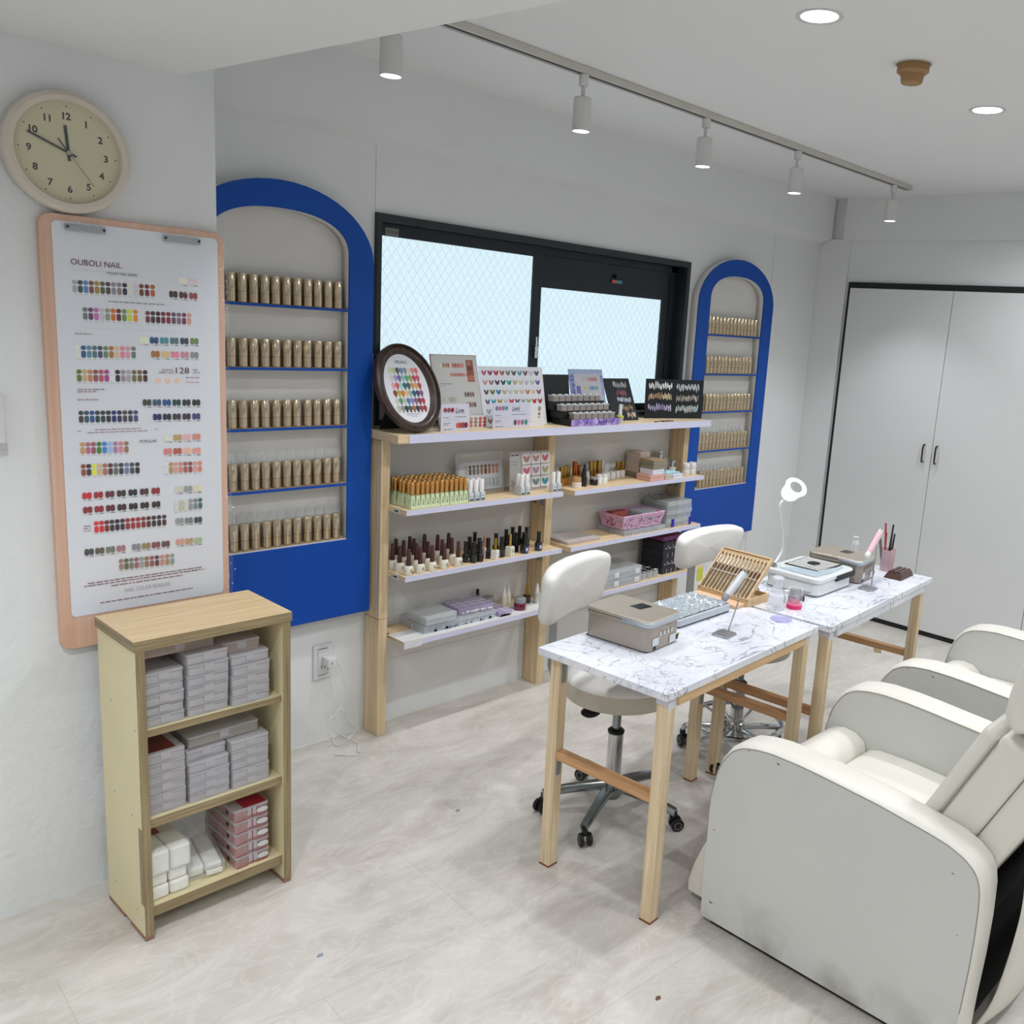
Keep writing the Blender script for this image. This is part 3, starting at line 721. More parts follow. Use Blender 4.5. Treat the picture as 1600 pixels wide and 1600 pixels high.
# --- clear display boards behind them
def clear_sign(name, label, x0, x1, y, z0, h, fn, lean=.02):
    t = thing(name, label, 'display card', (x0, y, z0))
    T = Matrix.Rotation(-atan2(lean, h), 4, 'X')
    M().box(0, x1-x0, 0, .003, 0, h, T).build('acrylic_sheet', clear, t, smooth=0)
    p = Print(T @ Matrix.Translation((0, -.0004, 0)) @ PT); fn(p); p.build('card_print', t); return t
def f1(p):
    p.shape([(.008, .012), (.245, .012), (.24, .115), (.228, .127), (.03, .127), (.012, .118)], 'c9cdd6')
    for i, c in enumerate('b4b4b0,685848,6c6458,7c7468,8c6c58,6c4834,946c54,b88478,c09080'.split(',')):
        p.nail(.05+i*.02, .107, .0075, .0065, c); p.shape(rrect(.0425+i*.02, .0575+i*.02, .074, .1, .006, 3), c)
    for i, c in enumerate('6c6050,b0b4ae,a4b4bc,98a8b0,a4b8b8'.split(',')):
        p.nail(.13+i*.02, .052, .0075, .0065, c); p.shape(rrect(.1225+i*.02, .1375+i*.02, .02, .046, .006, 3), c)
    p.lines(.03, .152, .14, .006, 'e4e4e4', 8)
clear_sign('acrylic_sample_card', 'clear acrylic sheet with nail swatch card behind the white-capped bottles, upper left shelf', 2.268, 2.515, 2.872, Zs, .165, f1)
def f2(p):
    p.rect(.0, .058, .03, .165, 'b4b0ac'); p.lines(.008, .15, .04, .008, '2c2c34', 3); p.lines(.006, .125, .03, .004, '6c6c70', 4); p.lines(.006, .112, .036, .004, '6c6c70', 5)
    for r_ in range(3):
        for c_ in range(3):
            u = .068+c_*.053; v = .112-r_*.05
            p.shape(rrect(u, u+.048, v, v+.045, .006, 3), 'd8d8da')
            cs = ('a87c70', 'a8847c', 'c05c6c', 'c8606c', 'a888a0', 'b0a474', '5c9490', '708c84', '3c94a0')[r_*3+c_]
            for s_ in (-1, 1):
                p.nail(u+.024+s_*.0075, v+.022, .0085, .0155, cs, rot=-s_*.45); p.nail(u+.024+s_*.011, v+.026, .0065, .011, cs, rot=-s_*.6)
clear_sign('acrylic_sample_card', 'clear acrylic sheet with nine heart nail tiles before the middle post, upper left shelf', 2.495, 2.725, 2.815, Zs, .165, f2, lean=.012)
# --- white bottles with maroon caps
mbp = proto('nail_polish_bottle', 'nail polish')
M().lathe([(0, 0), (.0165, 0), (.0172, .002), (.0172, .029), (.0145, .033), (.0085, .0345), (0, .0345)], 20).build('bottle', crm, mbp)
M().lathe([(0, .035), (.0088, .035), (.0066, .096), (.0056, .0975), (0, .0975)], 16).build('cap', maro, mbp)
Zb = .6576
sp = [(641, 899), (622, 893), (609, 889), (660, 896), (650, 888), (677, 892), (697, 889), (716, 884), (630, 883), (668, 885), (690, 881), (705, 878), (646, 880), (612, 878), (662, 876), (683, 873), (655, 870), (628, 872), (700, 870)]
cl = ['8c2c1c', 'c8b4a0', 'a89c80', 'd8c4b0', 'c09080', 'd49c88', 'c8705c', '9c8088', 'b89484', 'c4a08c', 'b0886c', '7c3430', '9c9070', '6c5840', 'b07458', 'a89078', '88604c', '907c68', 'a06858']
pos = []
for (x, y) in sp:
    v = onz(x, y, Zb)
    v.y = min(max(v.y, 2.745), 2.90); v.x = max(v.x, 1.955)
    for _ in range(40):
        for q in pos:
            d = Vector((v.x-q.x, v.y-q.y)); 
            if d.length < .0352: d = d.normalized() if d.length > 1e-4 else Vector((1, 0)); v.x += d.x*.004; v.y = min(max(v.y+d.y*.004, 2.745), 2.905)
    pos.append(v)
pos2 = sorted(range(len(pos)), key=lambda i: (pos[i].y > 2.775, pos[i].y > 2.83, pos[i].x))
cnt = {}
for i in pos2:
    v = pos[i]; rowk = 'front row' if v.y <= 2.775 else ('middle rows' if v.y <= 2.83 else 'back row')
    c = cnt.get(rowk, 0); cnt[rowk] = c+1
    o = put(mbp, (v.x, v.y, Zb), 0, '%s white maroon-capped bottle from the left, %s, middle left shelf' % (ORD[c], rowk), 'white bottles with maroon caps')
    pp = Print(); pp.cur = hx(cl[i])
    for q in range(4):
        a = -1.35+q*.28; r_ = .0174
        pp.add([(r_*cos(a+t_), r_*sin(a+t_), .004+z_) for t_, z_ in ((0, 0), (.28, 0), (.28, .008+.004*(q % 2)), (0, .009))], [(0, 1, 2, 3)])
    pp.cur = hx('6c6460')
    for q in range(5):
        a = -1.75+q*.1; pp.add([(r_*cos(a+t_), r_*sin(a+t_), .012+z_) for t_, z_ in ((0, 0), (.05, 0), (.05, .012), (0, .012))], [(0, 1, 2, 3)])
    pp.build('bottle_print', o)
# --- black bottles
bbp = proto('black_polish_bottle', 'nail polish')
M().lathe([(0, 0), (.0135, 0), (.0145, .002), (.0145, .028), (.011, .033), (0, .033)], 6).build('bottle', black, bbp, smooth=20)
M().lathe([(0, .0335), (.0085, .0335), (.0078, .078), (.0092, .079), (.0092, .083), (0, .083)], 12).build('cap', black, bbp)
spots = [(727, 878), (742, 882), (756, 881), (733, 870), (748, 872), (762, 872), (741, 862), (805, 862), (795, 866), (815, 862), (783, 870), (800, 853), (790, 857), (811, 851), (822, 853), (774, 864)]
pos = []
for (x, y) in spots:
    v = onz(x, y, Zb); v.y = min(max(v.y, 2.75), 2.905)
    for _ in range(40):
        for q in pos:
            d = Vector((v.x-q.x, v.y-q.y))
            if d.length < .031: d = d.normalized() if d.length > 1e-4 else Vector((1, 0)); v.x += d.x*.003; v.y = min(max(v.y+d.y*.003, 2.75), 2.905)
    v.x = min(v.x, 2.62); pos.append(v)
odd = []
nn = sorted(pos, key=lambda q: q.x)
for i, v in enumerate(nn):
    put(bbp, (v.x, v.y, Zb), random.uniform(-.3, .3), '%s black polish bottle from the left on the middle left shelf' % (ORD[i] if i < 16 else 'last'), 'black polish bottles on the middle left shelf')
def single(name, cat, label, x, y, z, build, rz=0):
    t = thing(name, label, cat, (x, y, z), rz); build(t); return t
def sq(body, cap, w, h, cr, ch, pr=None):
    def f(t):
        frus(M(), w, w*.96, 0, h).build('bottle', body, t, smooth=0, bevel=.0015)
        M().lathe([(0, h+.0005), (cr, h+.0005), (cr*.92, h+ch), (0, h+ch)], 16).build('cap', cap, t)
        if pr:
            p = Print(Matrix.Translation((0, -w-.0002, 0)) @ PT); pr(p); p.build('bottle_print', t)
    return f
v = onz(768, 867, Zb)
single('nail_polish_bottle', 'nail polish', 'white and coral bottle with pink-to-white cap among the black bottles', 2.345, 2.782, Zb, sq(mat('white_coral_bottle', 'd8c4bc', .3, var=.12, vscale=40), mat('pink_white_cap', 'd09c90', .3, metal=.2, var=.1, vscale=20), .0125, .044, .0072, .045), .1)
single('nail_polish_bottle', 'nail polish', 'square white bottle with yellow-gold cap on the middle left shelf', 2.372, 2.748, Zb, sq(white, goldy, .0135, .036, .0062, .048, lambda p: (p.nail(.006, .007, .004, .004, '7c7468'), p.lines(-.009, .022, .016, .003, '8c8c90', 1))), .35)
single('nail_polish_bottle', 'nail polish', 'square cream bottle with copper-gold cap and black lettering on the middle left shelf', 2.452, 2.75, Zb, sq(crm, goldc, .0145, .04, .006, .05, lambda p: (p.text('ILIA', -.001, .006, .008, '2c2c28', width=.026, rot=pi/2), p.lines(0, .018, .01, .005, '2c2c28', 1))), .3)
for i, (x, y) in enumerate(((2.535, 2.752), (2.615, 2.755))):
    def f(t):
        M().lathe([(0, 0), (.0155, 0), (.0165, .002), (.0165, .03), (.011, .037), (0, .037)], 16).build('bottle', mat('dark_plum_glass', '1c1220', .12, coat=.5), t)
        M().lathe([(0, .0375), (.009, .0375), (.0085, .075), (.010, .076), (.010, .08), (0, .08)], 14).build('cap', black, t)
        pp = Print()
        for c_, a0, a1, z0, z1 in (('24408c', -2.2, -1.0, .004, .03), ('d8dce4', -1.95, -1.45, .011, .025), ('94202c', -1.35, -1.02, .006, .024)):
            pp.cur = hx(c_); n_ = 5; rr_ = .01665+(.0002 if c_ != '24408c' else 0)
            for q in range(n_):
                a = a0+(a1-a0)*q/n_; b_ = a0+(a1-a0)*(q+1)/n_
                pp.add([(rr_*cos(a), rr_*sin(a), z0), (rr_*cos(b_), rr_*sin(b_), z0), (rr_*cos(b_), rr_*sin(b_), z1), (rr_*cos(a), rr_*sin(a), z1)], [(0, 1, 2, 3)])
        pp.build('bottle_print', t)
    single('nail_polish_bottle', 'nail polish', ('left' if i == 0 else 'right')+' dark bottle with blue and red label at the middle left shelf\'s right end', x, y, Zb, f)
# ---------------------------------------------------------------- lower left shelf
Zc = .4052
lav = mat('lavender_clear_plastic', 'c6bbdc', .15, alpha=.5, var=.03, spec=.7)
clr = mat('clear_case_plastic', 'dfe6ec', .12, alpha=.34, var=.02, spec=.8)
clf = mat('frosted_case_plastic', 'd5dade', .25, alpha=.55, var=.03)
def case(name, label, x0, x1, y0, y1, z0, h, m, rz=0, cells=(3, 3), fill=None, group=None, cat='plastic case', rim=True):
    t = thing(name, label, cat, ((x0+x1)/2, (y0+y1)/2, z0), rz, group); w, d = (x1-x0)/2, (y1-y0)/2
    M().rbox(-w, w, -d, d, 0, h*.62, .004).build('tray', m, t)
    M().rbox(-w-.001, w+.001, -d-.001, d+.001, h*.63, h, .004).build('lid', m, t)
    if cells:
        k = M()
        for i in range(1, cells[0]): x = -w+2*w*i/cells[0]; k.box(x-.0006, x+.0006, -d-.0014, -d-.0004, .001, h*.6); k.box(x-.0006, x+.0006, -d, d, h+.0002, h+.0007)
        for j in range(1, cells[1]): y = -d+2*d*j/cells[1]; k.box(-w, w, y-.0006, y+.0006, h+.0002, h+.0007); k.box(-w-.0014, -w-.0004, y-.0006, y+.0006, .001, h*.6)
        k.build('divider', mat('white_edge', 'eef0f4', .25), t, smooth=0)
    if fill:
        q = M(); rr = random.Random(int(x0*1000))
        for i in range(26):
            x = rr.uniform(-w*.85, w*.85); s_ = rr.uniform(.002, .006); q.box(x-s_, x+s_, -d-.0018, -d-.0012, h*.08, h*.08+s_*1.6)
        q.build('contents', fill, t, smooth=0)
    return t
case('plastic_case', 'wide flat clear divided case, bottom one on the lowest left shelf', 2.04, 2.395, 2.752, 2.912, Zc, .032, clr, cells=(4, 2), fill=mat('blue_grey_bits', '5a6c80', .4))
case('plastic_case', 'frosted clear box on the left end of the wide flat case, lowest left shelf', 2.045, 2.19, 2.748, 2.88, Zc+.034, .03, clf, cells=None)
case('plastic_case', 'lavender divided case lying on top of the clear case, lowest left shelf', 2.23, 2.40, 2.775, 2.895, Zc+.034, .024, lav, rz=radians(-4), cells=(4, 4), fill=mat('white_bits', 'e4e2ea', .4))
case('plastic_case', 'second lavender divided case, flat at the right of the clear cases, lowest left shelf', 2.405, 2.475, 2.74, 2.86, Zc, .02, lav, cells=(2, 3), fill=mat('white_bits', 'e4e2ea', .4))
def jar(body, lid, r_, h, lh, prn=None):
    def f(t):
        M().lathe([(0, 0), (r_, 0), (r_*1.02, .002), (r_*1.02, h*.9), (r_*.9, h), (0, h)], 24).build('jar', body, t)
        M().lathe([(0, h+.0005), (r_*.95, h+.0005), (r_*.95, h+lh*.85), (r_*.9, h+lh), (0, h+lh)], 24).build('lid', lid, t)
    return f
red = mat('deep_red_gel', '6a1030', .15, coat=.5)
single('gel_jar', 'jar', 'round jar of dark red gel with grey lid on the lowest left shelf', 2.545, 2.775, Zc, jar(red, grey, .026, .03, .02))
single('gel_jar', 'jar', 'round black jar with grey lid behind the lavender case, lowest left shelf', 2.463, 2.885, Zc, jar(black, grey, .025, .022, .02))
def drop(body, tip, r_, h, th):
    def f(t):
        M().lathe([(0, 0), (r_, 0), (r_, h), (r_*.8, h+.003), (0, h+.003)], 16).build('bottle', body, t)
        M().lathe([(0, h+.0035), (r_*.75, h+.0035), (r_*.6, h+th*.5), (r_*.22, h+th), (0, h+th)], 14).build('cap', tip, t)
    return f
for i, (x, y, b_, tp_, lab) in enumerate(((2.52, 2.85, crm, white, 'left of two white-tipped glue bottles behind the red gel jar'), (2.553, 2.862, crm, white, 'right of two white-tipped glue bottles behind the red gel jar'), (2.665, 2.80, mat('pale_label_bottle', 'c2c8c4', .3), white, 'pale dropper bottle with white tip beside the gold-capped bottle, lowest left shelf'))):
    single('dropper_bottle', 'bottle', lab, x, y, Zc, drop(b_, tp_, .0125, .045, .042))
single('nail_polish_bottle', 'nail polish', 'dark bottle with gold cap beside the dropper bottle, lowest left shelf', 2.628, 2.825, Zc, sq(mat('dark_brown_glass', '2a1416', .15), goldy, .0125, .036, .0075, .042))
for i, (x, y) in enumerate(((2.43, 2.905), (2.47, 2.925-.012))):
    if i == 0: single('black_polish_bottle', 'nail polish', 'slim black bottle behind the black jar, lowest left shelf', x-.01, y, Zc, sq(black, black, .0115, .035, .0075, .042))
# ---------------------------------------------------------------- upper right shelf
Zr = .9026
amb = mat('amber_glass', 'b8813a', .15, alpha=.9, var=.12, vscale=60)
cgo = mat('polished_gold', 'b08f4c', .12, metal=1, var=.15, vscale=30)
cop = mat('polished_copper', 'b4683c', .14, metal=1, var=.1, vscale=30)
def big(body, cap, w, h, cr, ch, lb='d8d0c0'):
    def f(t):
        M().lathe([(0, 0), (w, 0), (w, h), (0, h)], 18).build('bottle', body, t)
        M().lathe([(0, h+.0005), (cr, h+.0005), (cr, h+ch), (0, h+ch)], 18).build('cap', cap, t)
    return f
x0 = 2.81
for i in range(3):
    single('gold_capped_bottle', 'nail polish', '%s amber bottle with shiny gold cap from the left on the upper right shelf' % ORD[i], 2.815+i*.031, 2.842+.012*i, Zr, big(amb, cgo, .0135, .034, .012, .05))
single('copper_capped_bottle', 'nail polish', 'tall bottle with copper cap standing behind the tan-lidded jar, upper right shelf', 2.915, 2.862, Zr, big(amb, cop, .0135, .04, .0115, .06))
single('copper_capped_bottle', 'nail polish', 'short copper-capped bottle between the tall copper one and the black bottle', 2.948, 2.868, Zr, big(amb, cop, .0115, .035, .0095, .045))
single('gel_jar', 'jar', 'white jar with tan lid near the left end of the upper right shelf', 2.858, 2.79, Zr, jar(mat('off_white_label', 'ddd8d0', .4), mat('tan_lid', 'b98f62', .35), .022, .024, .02))
single('black_polish_bottle', 'nail polish', 'tall black tapered bottle beside the tan-lidded jar on the upper right shelf', 2.908, 2.795, Zr, drop(black, black, .0155, .04, .056))
single('gel_jar', 'jar', 'low black jar standing on a white base on the upper right shelf', 2.975, 2.795, Zr, jar(black, mat('grey_plastic', '8d9092', .4), .018, .026, .008))
for i, (x, y) in enumerate(((2.972, 2.84), (3.012, 2.80), (3.048, 2.80))):
    single('white_box_jar', 'jar', '%s small white pot from the left near the low black jar, upper right shelf' % ORD[i], x, y, Zr, jar(white, mat('white_abs', 'd8d8da', .4), .0145, .03, .014))
single('white_capped_bottle', 'nail polish', 'grey-white tapered bottle in front of the gold cylinder, upper right shelf', 3.0, 2.868, Zr, drop(white, grey, .0125, .045, .05))
for i in range(4):
    single('gel_tube', 'gel tube', '%s tall gold cylinder from the left behind the white pots, upper right shelf' % ORD[i], 3.03+i*.0275, 2.875+.004*(i % 2), Zr, big(cgo if i < 3 else chrome, cgo if i < 3 else chrome, .0125, .03, .0125, .062))
for i in range(2):
    single('white_box_jar', 'jar', '%s of two plain white pots beside the gold cylinders, upper right shelf' % ('left' if i == 0 else 'right'), 3.135+i*.038, 2.868, Zr, jar(white, white, .0155, .024, .01))
    single('gold_capped_bottle', 'nail polish', '%s of two white bottles with gold caps before the stack of cartons' % ('left' if i == 0 else 'right'), 3.228+i*.034, 2.885, Zr, big(white, cgo, .0145, .034, .0115, .042))
def carton(name, lab, x, y, z, w, d, h, m, rz=0, lid=None):
    t = thing(name, lab, 'box', (x, y, z), rz)
    M().box(-w/2, w/2, -d/2, d/2, 0, h*.58).build('base', m, t, smooth=0, bevel=.0008)
    M().box(-w/2-.0008, w/2+.0008, -d/2-.0008, d/2+.0008, h*.6, h).build('lid', lid or m, t, smooth=0, bevel=.0008); return t
pkb = mat('pink_grey_card', 'c4b3ab', .6, var=.05); olv = mat('olive_grey_card', '8b8671', .6); pnk = mat('salmon_pink_card', 'd9a79c', .55); whc = mat('white_card', 'dcdcea', .5)
carton('small_carton', 'olive carton under the tall pale stack on the upper right shelf', 3.345, 2.862, Zr, .075, .09, .026, olv)
for i in range(4):
    carton('small_carton', '%s pale pinkish carton up in the tall stack on the upper right shelf' % ORD[i], 3.343+random.uniform(-.003, .003), 2.862, Zr+.027+i*.024, .07, .085, .0235, pkb)
carton('small_carton', 'salmon pink carton, lowest of the front stack on the upper right shelf', 3.335, 2.767, Zr, .105, .085, .03, pnk)
carton('small_carton', 'white carton on the salmon pink one, upper right shelf', 3.34, 2.765, Zr+.031, .082, .08, .024, whc)
carton('small_carton', 'olive carton on the white one, upper right shelf', 3.342, 2.765, Zr+.056, .084, .082, .023, olv)
carton('small_carton', 'olive carton with pink lid topmost of the front stack, upper right shelf', 3.34, 2.765, Zr+.080, .086, .084, .022, olv, lid=mat('olive_pink_lid', '98856f', .55))
carton('small_carton', 'flat pale pink box to the right of the carton stack', 3.43, 2.755, Zr, .06, .05, .022, pkb)
carton('small_carton', 'flat white box beside the pale pink one, upper right shelf', 3.503, 2.757, Zr, .075, .05, .02, whc)
m_ = M(); m_.grid(lambda u, v: (3.43+u*.11+.01*v, 2.75+.055*v, Zr+.0235+.01*sin(pi*u)*sin(pi*v)+.004*sin(14*u)*sin(9*v)), 14, 8)
o = m_.build('turquoise_cloth', mat('turquoise_fabric', '9fd0d8', .7)); tag(o, 'crumpled turquoise cloth on the flat white box, upper right shelf', 'cloth'); o.modifiers.new('t', 'SOLIDIFY').thickness = .002
for i in range(3):
    single('silver_jar', 'jar', '%s shiny silver jar in the stack against the right post, upper right shelf' % ['lowest', 'middle', 'topmost'][i], 3.545, 2.893, Zr+i*.037, jar(chrome, chrome, .02, .024, .012))
single('silver_capped_jar', 'jar', 'white jar with tall silver cap near the right post, upper right shelf', 3.592, 2.845, Zr, jar(white, chrome, .018, .034, .034))
for i in range(2):
    for j in range(2):
        single('cream_jar', 'jar', '%s white cream jar of the %s pair at the right end, upper right shelf' % (['lower', 'upper'][j], ['left', 'right'][i]), 3.618+i*.052, 2.777, Zr+j*.031, jar(mat('soft_white_jar', 'd8d6d2', .35), white, .02, .018, .012))
# ---------------------------------------------------------------- middle right shelf
Zm = .6536
t = thing('nail_pad', 'thin worn grey-pink tablet lying at the left of the middle right shelf', 'pad', (2.90, 2.835, Zm))
M().rbox(-.105, .105, -.078, .078, 0, .008, .01).build('pad', mat('grey_pink_slab', 'b5a9a8', .5, var=.08, vscale=14), t)
M().rbox(-.104, .104, -.077, .077, .0082, .0125, .01).build('cover', mat('pale_grey_slab', 'bdb4b3', .45, var=.07, vscale=14), t)
case('plastic_case', 'large clear flat case under the pink basket', 3.14, 3.44, 2.735, 2.905, Zm, .024, clr, cells=(5, 2))
def basket():
    t = thing('pink_basket', 'pink plastic basket with cut-out pattern on the middle right shelf', 'basket', (3.285, 2.822, Zm+.026))
    pk = mat('lilac_pink_plastic', 'd2a8c6', .4, var=.03)
    w0, d0, w1, d1, h = .135, .066, .15, .078, .064
    out = M(); r_ = random.Random(2)
    def corner(w, d, z): return [(-w, -d, z), (w, -d, z), (w, d, z), (-w, d, z)]
    A = corner(w0, d0, .0); B = corner(w1, d1, h)
    for i in range(4):
        a0, a1, b0, b1 = [Vector(q) for q in (A[i], A[(i+1) % 4], B[i], B[(i+1) % 4])]
        n = 30 if i % 2 == 0 else 18; mm = 9
        for u in range(n):
            for v in range(mm):
                if 1 <= v < mm-2 and 0 < u < n-1 and r_.random() < .38: continue
                f = lambda s_, q_: (a0.lerp(a1, s_)).lerp(b0.lerp(b1, s_), q_)
                out.add([f(u/n, v/mm), f((u+1)/n, v/mm), f((u+1)/n, (v+1)/mm), f(u/n, (v+1)/mm)], [(0, 1, 2, 3)])
    o = out.build('openwork_wall', pk, t, smooth=0); s_ = o.modifiers.new('t', 'SOLIDIFY'); s_.thickness = .0022
    M().box(-w0, w0, -d0, d0, 0, .002).build('basket_bottom', pk, t, smooth=0)
    M().tube([(-w1, -d1, h), (w1, -d1, h), (w1, d1, h), (-w1, d1, h)], .0028, 6, closed=True).build('rim', mat('pale_pink_rim', 'e2bfd8', .35), t)
basket()
Zk = Zm+.029
m_ = M(); rr = random.Random(4)
for i, (x, y, z, w, d, h, mt_, lab) in enumerate(((3.36, 2.825, Zk, .10, .10, .05, clf, 'frosted case filling the right half of the pink basket'), (3.36, 2.82, Zk+.051, .105, .09, .012, clr, 'clear flat case topmost in the pink basket'), (3.23, 2.80, Zk, .09, .07, .03, clf, 'frosted case in the left half of the pink basket'))):
    case('plastic_case', lab, x-w/2, x+w/2, y-d/2, y+d/2, z, h, mt_, cells=None)
carton('small_carton', 'coral red box standing in the back of the pink basket', 3.225, 2.865, Zk, .1, .04, .062, mat('coral_red_card', 'a85450', .5))
blu = mat('deep_blue_clip', '2410b0', .35)
for i in range(6):
    x0_, x1_ = 3.455+.004*(i % 2), 3.655-.004*(i % 3)
    t = case('plastic_case', '%s clear case from the bottom in the stack at the right of the pink basket' % ORD[i], x0_, x1_, 2.745, 2.90, Zm+i*.0215, .0205, clf if i % 2 else clr, cells=(4, 1), cat='plastic case')
    if i == 0:
        for xx in (-.06, .078): M().box(xx, xx+.018, -.0815, -.079, .002, .041).build('blue_clip', blu, t, smooth=0)
m_ = M()
for i in range(60):
    x = 3.42+rr.random()*.22; y = 2.80+rr.random()*.1; z = Zm+.1315+rr.random()*.018; a = rr.random()*3; l = rr.uniform(.01, .03)
    m_.add([(x-l*cos(a), y-l*sin(a)*.5, z), (x+l*cos(a), y+l*sin(a)*.5, z+.003), (x+l*cos(a), y+.01, z+rr.uniform(-.004, .006)), (x-l*cos(a), y+.01, z)], [(0, 1, 2, 3)])
o = m_.build('crumpled_film_bag', mat('grey_crumpled_film', '8a8c90', .15, alpha=.6, var=.4, vscale=40), smooth=0); tag(o, 'crumpled grey clear bag on top of the stacked clear cases', 'plastic bag')
# ---------------------------------------------------------------- lowest right shelf
Zl = .4126
for i in range(2):
    t = case('plastic_case', '%s large frosted case with white paper tags on the lowest right shelf' % ['lower', 'upper'][i], 3.035, 3.285, 2.735, 2.905, Zl+i*.042, .04, clf, cells=None)
    p = Print(Matrix.Translation((0, -.0872, 0)) @ PT)
    for u in (-.07, .075): p.rect(u, u+.03, .008, .032, 'dfe0e4'); p.text('01'[i], u+.012, .012, .012, '70747a')
    p.build('paper_tag', t)
    if i: 
        p = Print(Matrix.Translation((0, 0, .0403))); p.shape([(-.05, -.01), (.03, .0), (.032, .014), (-.048, .006)], 'c9bd98'); p.build('sticker', t)
r_ = random.Random(9); t_n = 0
for i in range(3):
    for j in range(2):
        single('glass_pot', 'jar', '%s small silver-lidded pot, %s row, right of the frosted cases, lowest right shelf' % (ORD[i], ['front', 'back'][j]), 3.325+i*.046, 2.765+j*.05, Zl, jar(clf, chrome, .019, .03, .012))
dkc = mat('dark_clear_case', '30313a', .2, alpha=.85, var=.2, vscale=60)
for i in range(4):
    case('plastic_case', '%s dark case from the bottom, stacked at the right of the lowest right shelf' % ORD[i], 3.47, 3.652, 2.76, 2.90, Zl+i*.041, .039, dkc, cells=(5, 1), fill=mat('pale_bits', 'a8a8b0', .4) if i % 2 else None)
t = carton('small_carton', 'purple-lidded box on top of the dark cases, lowest right shelf', 3.56, 2.83, Zl+.165, .17, .12, .022, mat('purple_card', '7c3c78', .5))
t = thing('sticky_note', 'yellow-green paper note hanging from the lowest right shelf edge', 'note', (3.735, 2.7205, .355))
M().box(-.024, .024, -.002, 0, -.006, .062).build('paper', mat('yellow_green_paper', 'c6c844', .6), t, smooth=0)
M().box(-.026, .026, -.0005, .0004, -.018, .0).build('clear_tape', clear, t, smooth=0)
# ================================================================ displays on the top board
ZP = 1.1802
# oval frame, leaning back
of = thing('oval_frame', 'dark brown oval frame with a colourful nail chart, left end of the top board', 'frame', (1.983, 2.747, ZP))
LN = radians(26)
TO = Matrix.Translation((0, 0, .002)) @ Matrix.Rotation(-LN, 4, 'X')
brn = wood('dark_walnut_frame', '4a3630', '2e201c', 2, .7, rough=.35, knots=False)
a1, b1, a0, b0 = .134, .169, .092, .131
prof = [(1.0, 0), (1.0, .012), (.93, .019), (.84, .017), (.78, .011), (.62, .013), (.5, .017), (.35, .015), (.22, .008), (.0, .004), (.0, 0)]
m = M(); n = 64
for k_, y in prof:
    for i in range(n):
        t_ = 2*pi*i/n; A = a0+(a1-a0)*k_; B = b0+(b1-b0)*k_
        m.v.append(TO @ Vector((A*cos(t_), -y, b1+B*sin(t_))))
for j in range(len(prof)-1):
    for i in range(n): m.f.append([j*n+i, j*n+(i+1) % n, (j+1)*n+(i+1) % n, (j+1)*n+i]); m.c.append(None)
m.build('frame_ring', brn, of)
M().prism([(x, z+b1) for x, z in ell(0, 0, a0+.004, b0+.004, 48)], -.004, 0, 1, TO).build('chart_paper', mat('white_chart_paper', 'd4d6dc', .45, var=.01), of, smooth=0)
p = Print(TO @ Matrix.Translation((0, -.0044, b1)) @ PT)
p.text('MIDANG', 0, .094, .013, '2c2c34', width=.05, align='CENTER')
orow = ['c8cca4,b8bc94,4c4854,6484ac,8c84a0,d0c8b0,c88c84,cc6c70', 'c4c4bc,9c90c8,74588c,84b8b0,5c9878,84a044,b43c54,c04c5c', 'd49ca0,bc504c,94c4bc,0c5460,1c4c60,bc8838,c49c64,a83c34', '80141c,94a820,c86420,d0b070,7cac98,1c3c64,3c2c54,74506c', 'bcc0b4,5c8064,a4b890,4c6cac,7c78ac,7c5074,70142c,a41824', 'b0ac94,7c8478,10202c,1c4c34,985030,201824,8c2c30,841c2c']
for j, rw_ in enumerate(orow):
    for i, c in enumerate(rw_.split(',')):
        p.nail(-.056+i*.016, .069-j*.0290, .0086, .0108, c); p.nail(-.056+i*.016, .061-j*.0290, .005, .009, c)
p.lines(-.03, -.098, .065, .003, '6c6c74', 1); p.lines(-.03, -.103, .05, .0025, '6c6c74', 2); p.lines(-.01, -.108, .025, .0025, '6c6c74', 3)
p.build('chart_print', of)
M().add([(-.045, .092, .16), (.045, .092, .16), (-.06, .145, 0), (.06, .145, 0), (-.045, .096, .16), (.045, .096, .16), (-.06, .15, 0), (.06, .15, 0)], [(0, 1, 3, 2), (4, 6, 7, 5), (0, 2, 6, 4), (1, 5, 7, 3), (2, 3, 7, 6), (0, 4, 5, 1)]).build('easel_back', mat('black_felt', '14161a', .8), of, smooth=0)
def stand_card(name, label, x0, x1, y, h, fn, lean=.0, paper='d4d6de', th=.0016, rz=0, cat='display card', edge=None, base=True, z=ZP, hx2=None):
    """upright card: own lower-left corner at x0,y,z"""
    t = thing(name, label, cat, (x0, y, z), rz)
    T = Matrix.Rotation(-radians(lean), 4, 'X'); w = x1-x0
    M().box(0, w, 0, th, 0, h, T).build('card', edge or mat('card_'+paper, paper, .45, var=.01), t, smooth=0)
    p = Print(T @ Matrix.Translation((0, -.0003, 0)) @ PT); fn(p, w, h); p.build('card_print', t)
    if base: M().prism([(.006, 0), (.006+(.04 if lean < 9 else .0+h*.28), 0), (h*.6*math.tan(radians(lean))+.0075, h*.6)], w*.3, w*.3+.002, 0).build('prop', mat('black_plastic', '15161a', .45), t, smooth=0)
    return t
def row(p, u, v, du, cols, a, b_, two=False, heart=False):
    for i, c in enumerate(cols.split(',')):
        if heart:
            for s_ in (-1, 1):
                p.nail(u+i*du+s_*a*.95, v, a*1.0, b_, c, rot=-s_*.5); p.nail(u+i*du+s_*a*1.35, v+b_*.25, a*.8, b_*.75, c, rot=-s_*.55)
        else:
            p.nail(u+i*du, v, a, b_, c)
            if two: p.nail(u+i*du, v-b_*1.6, a, b_*.9, c)
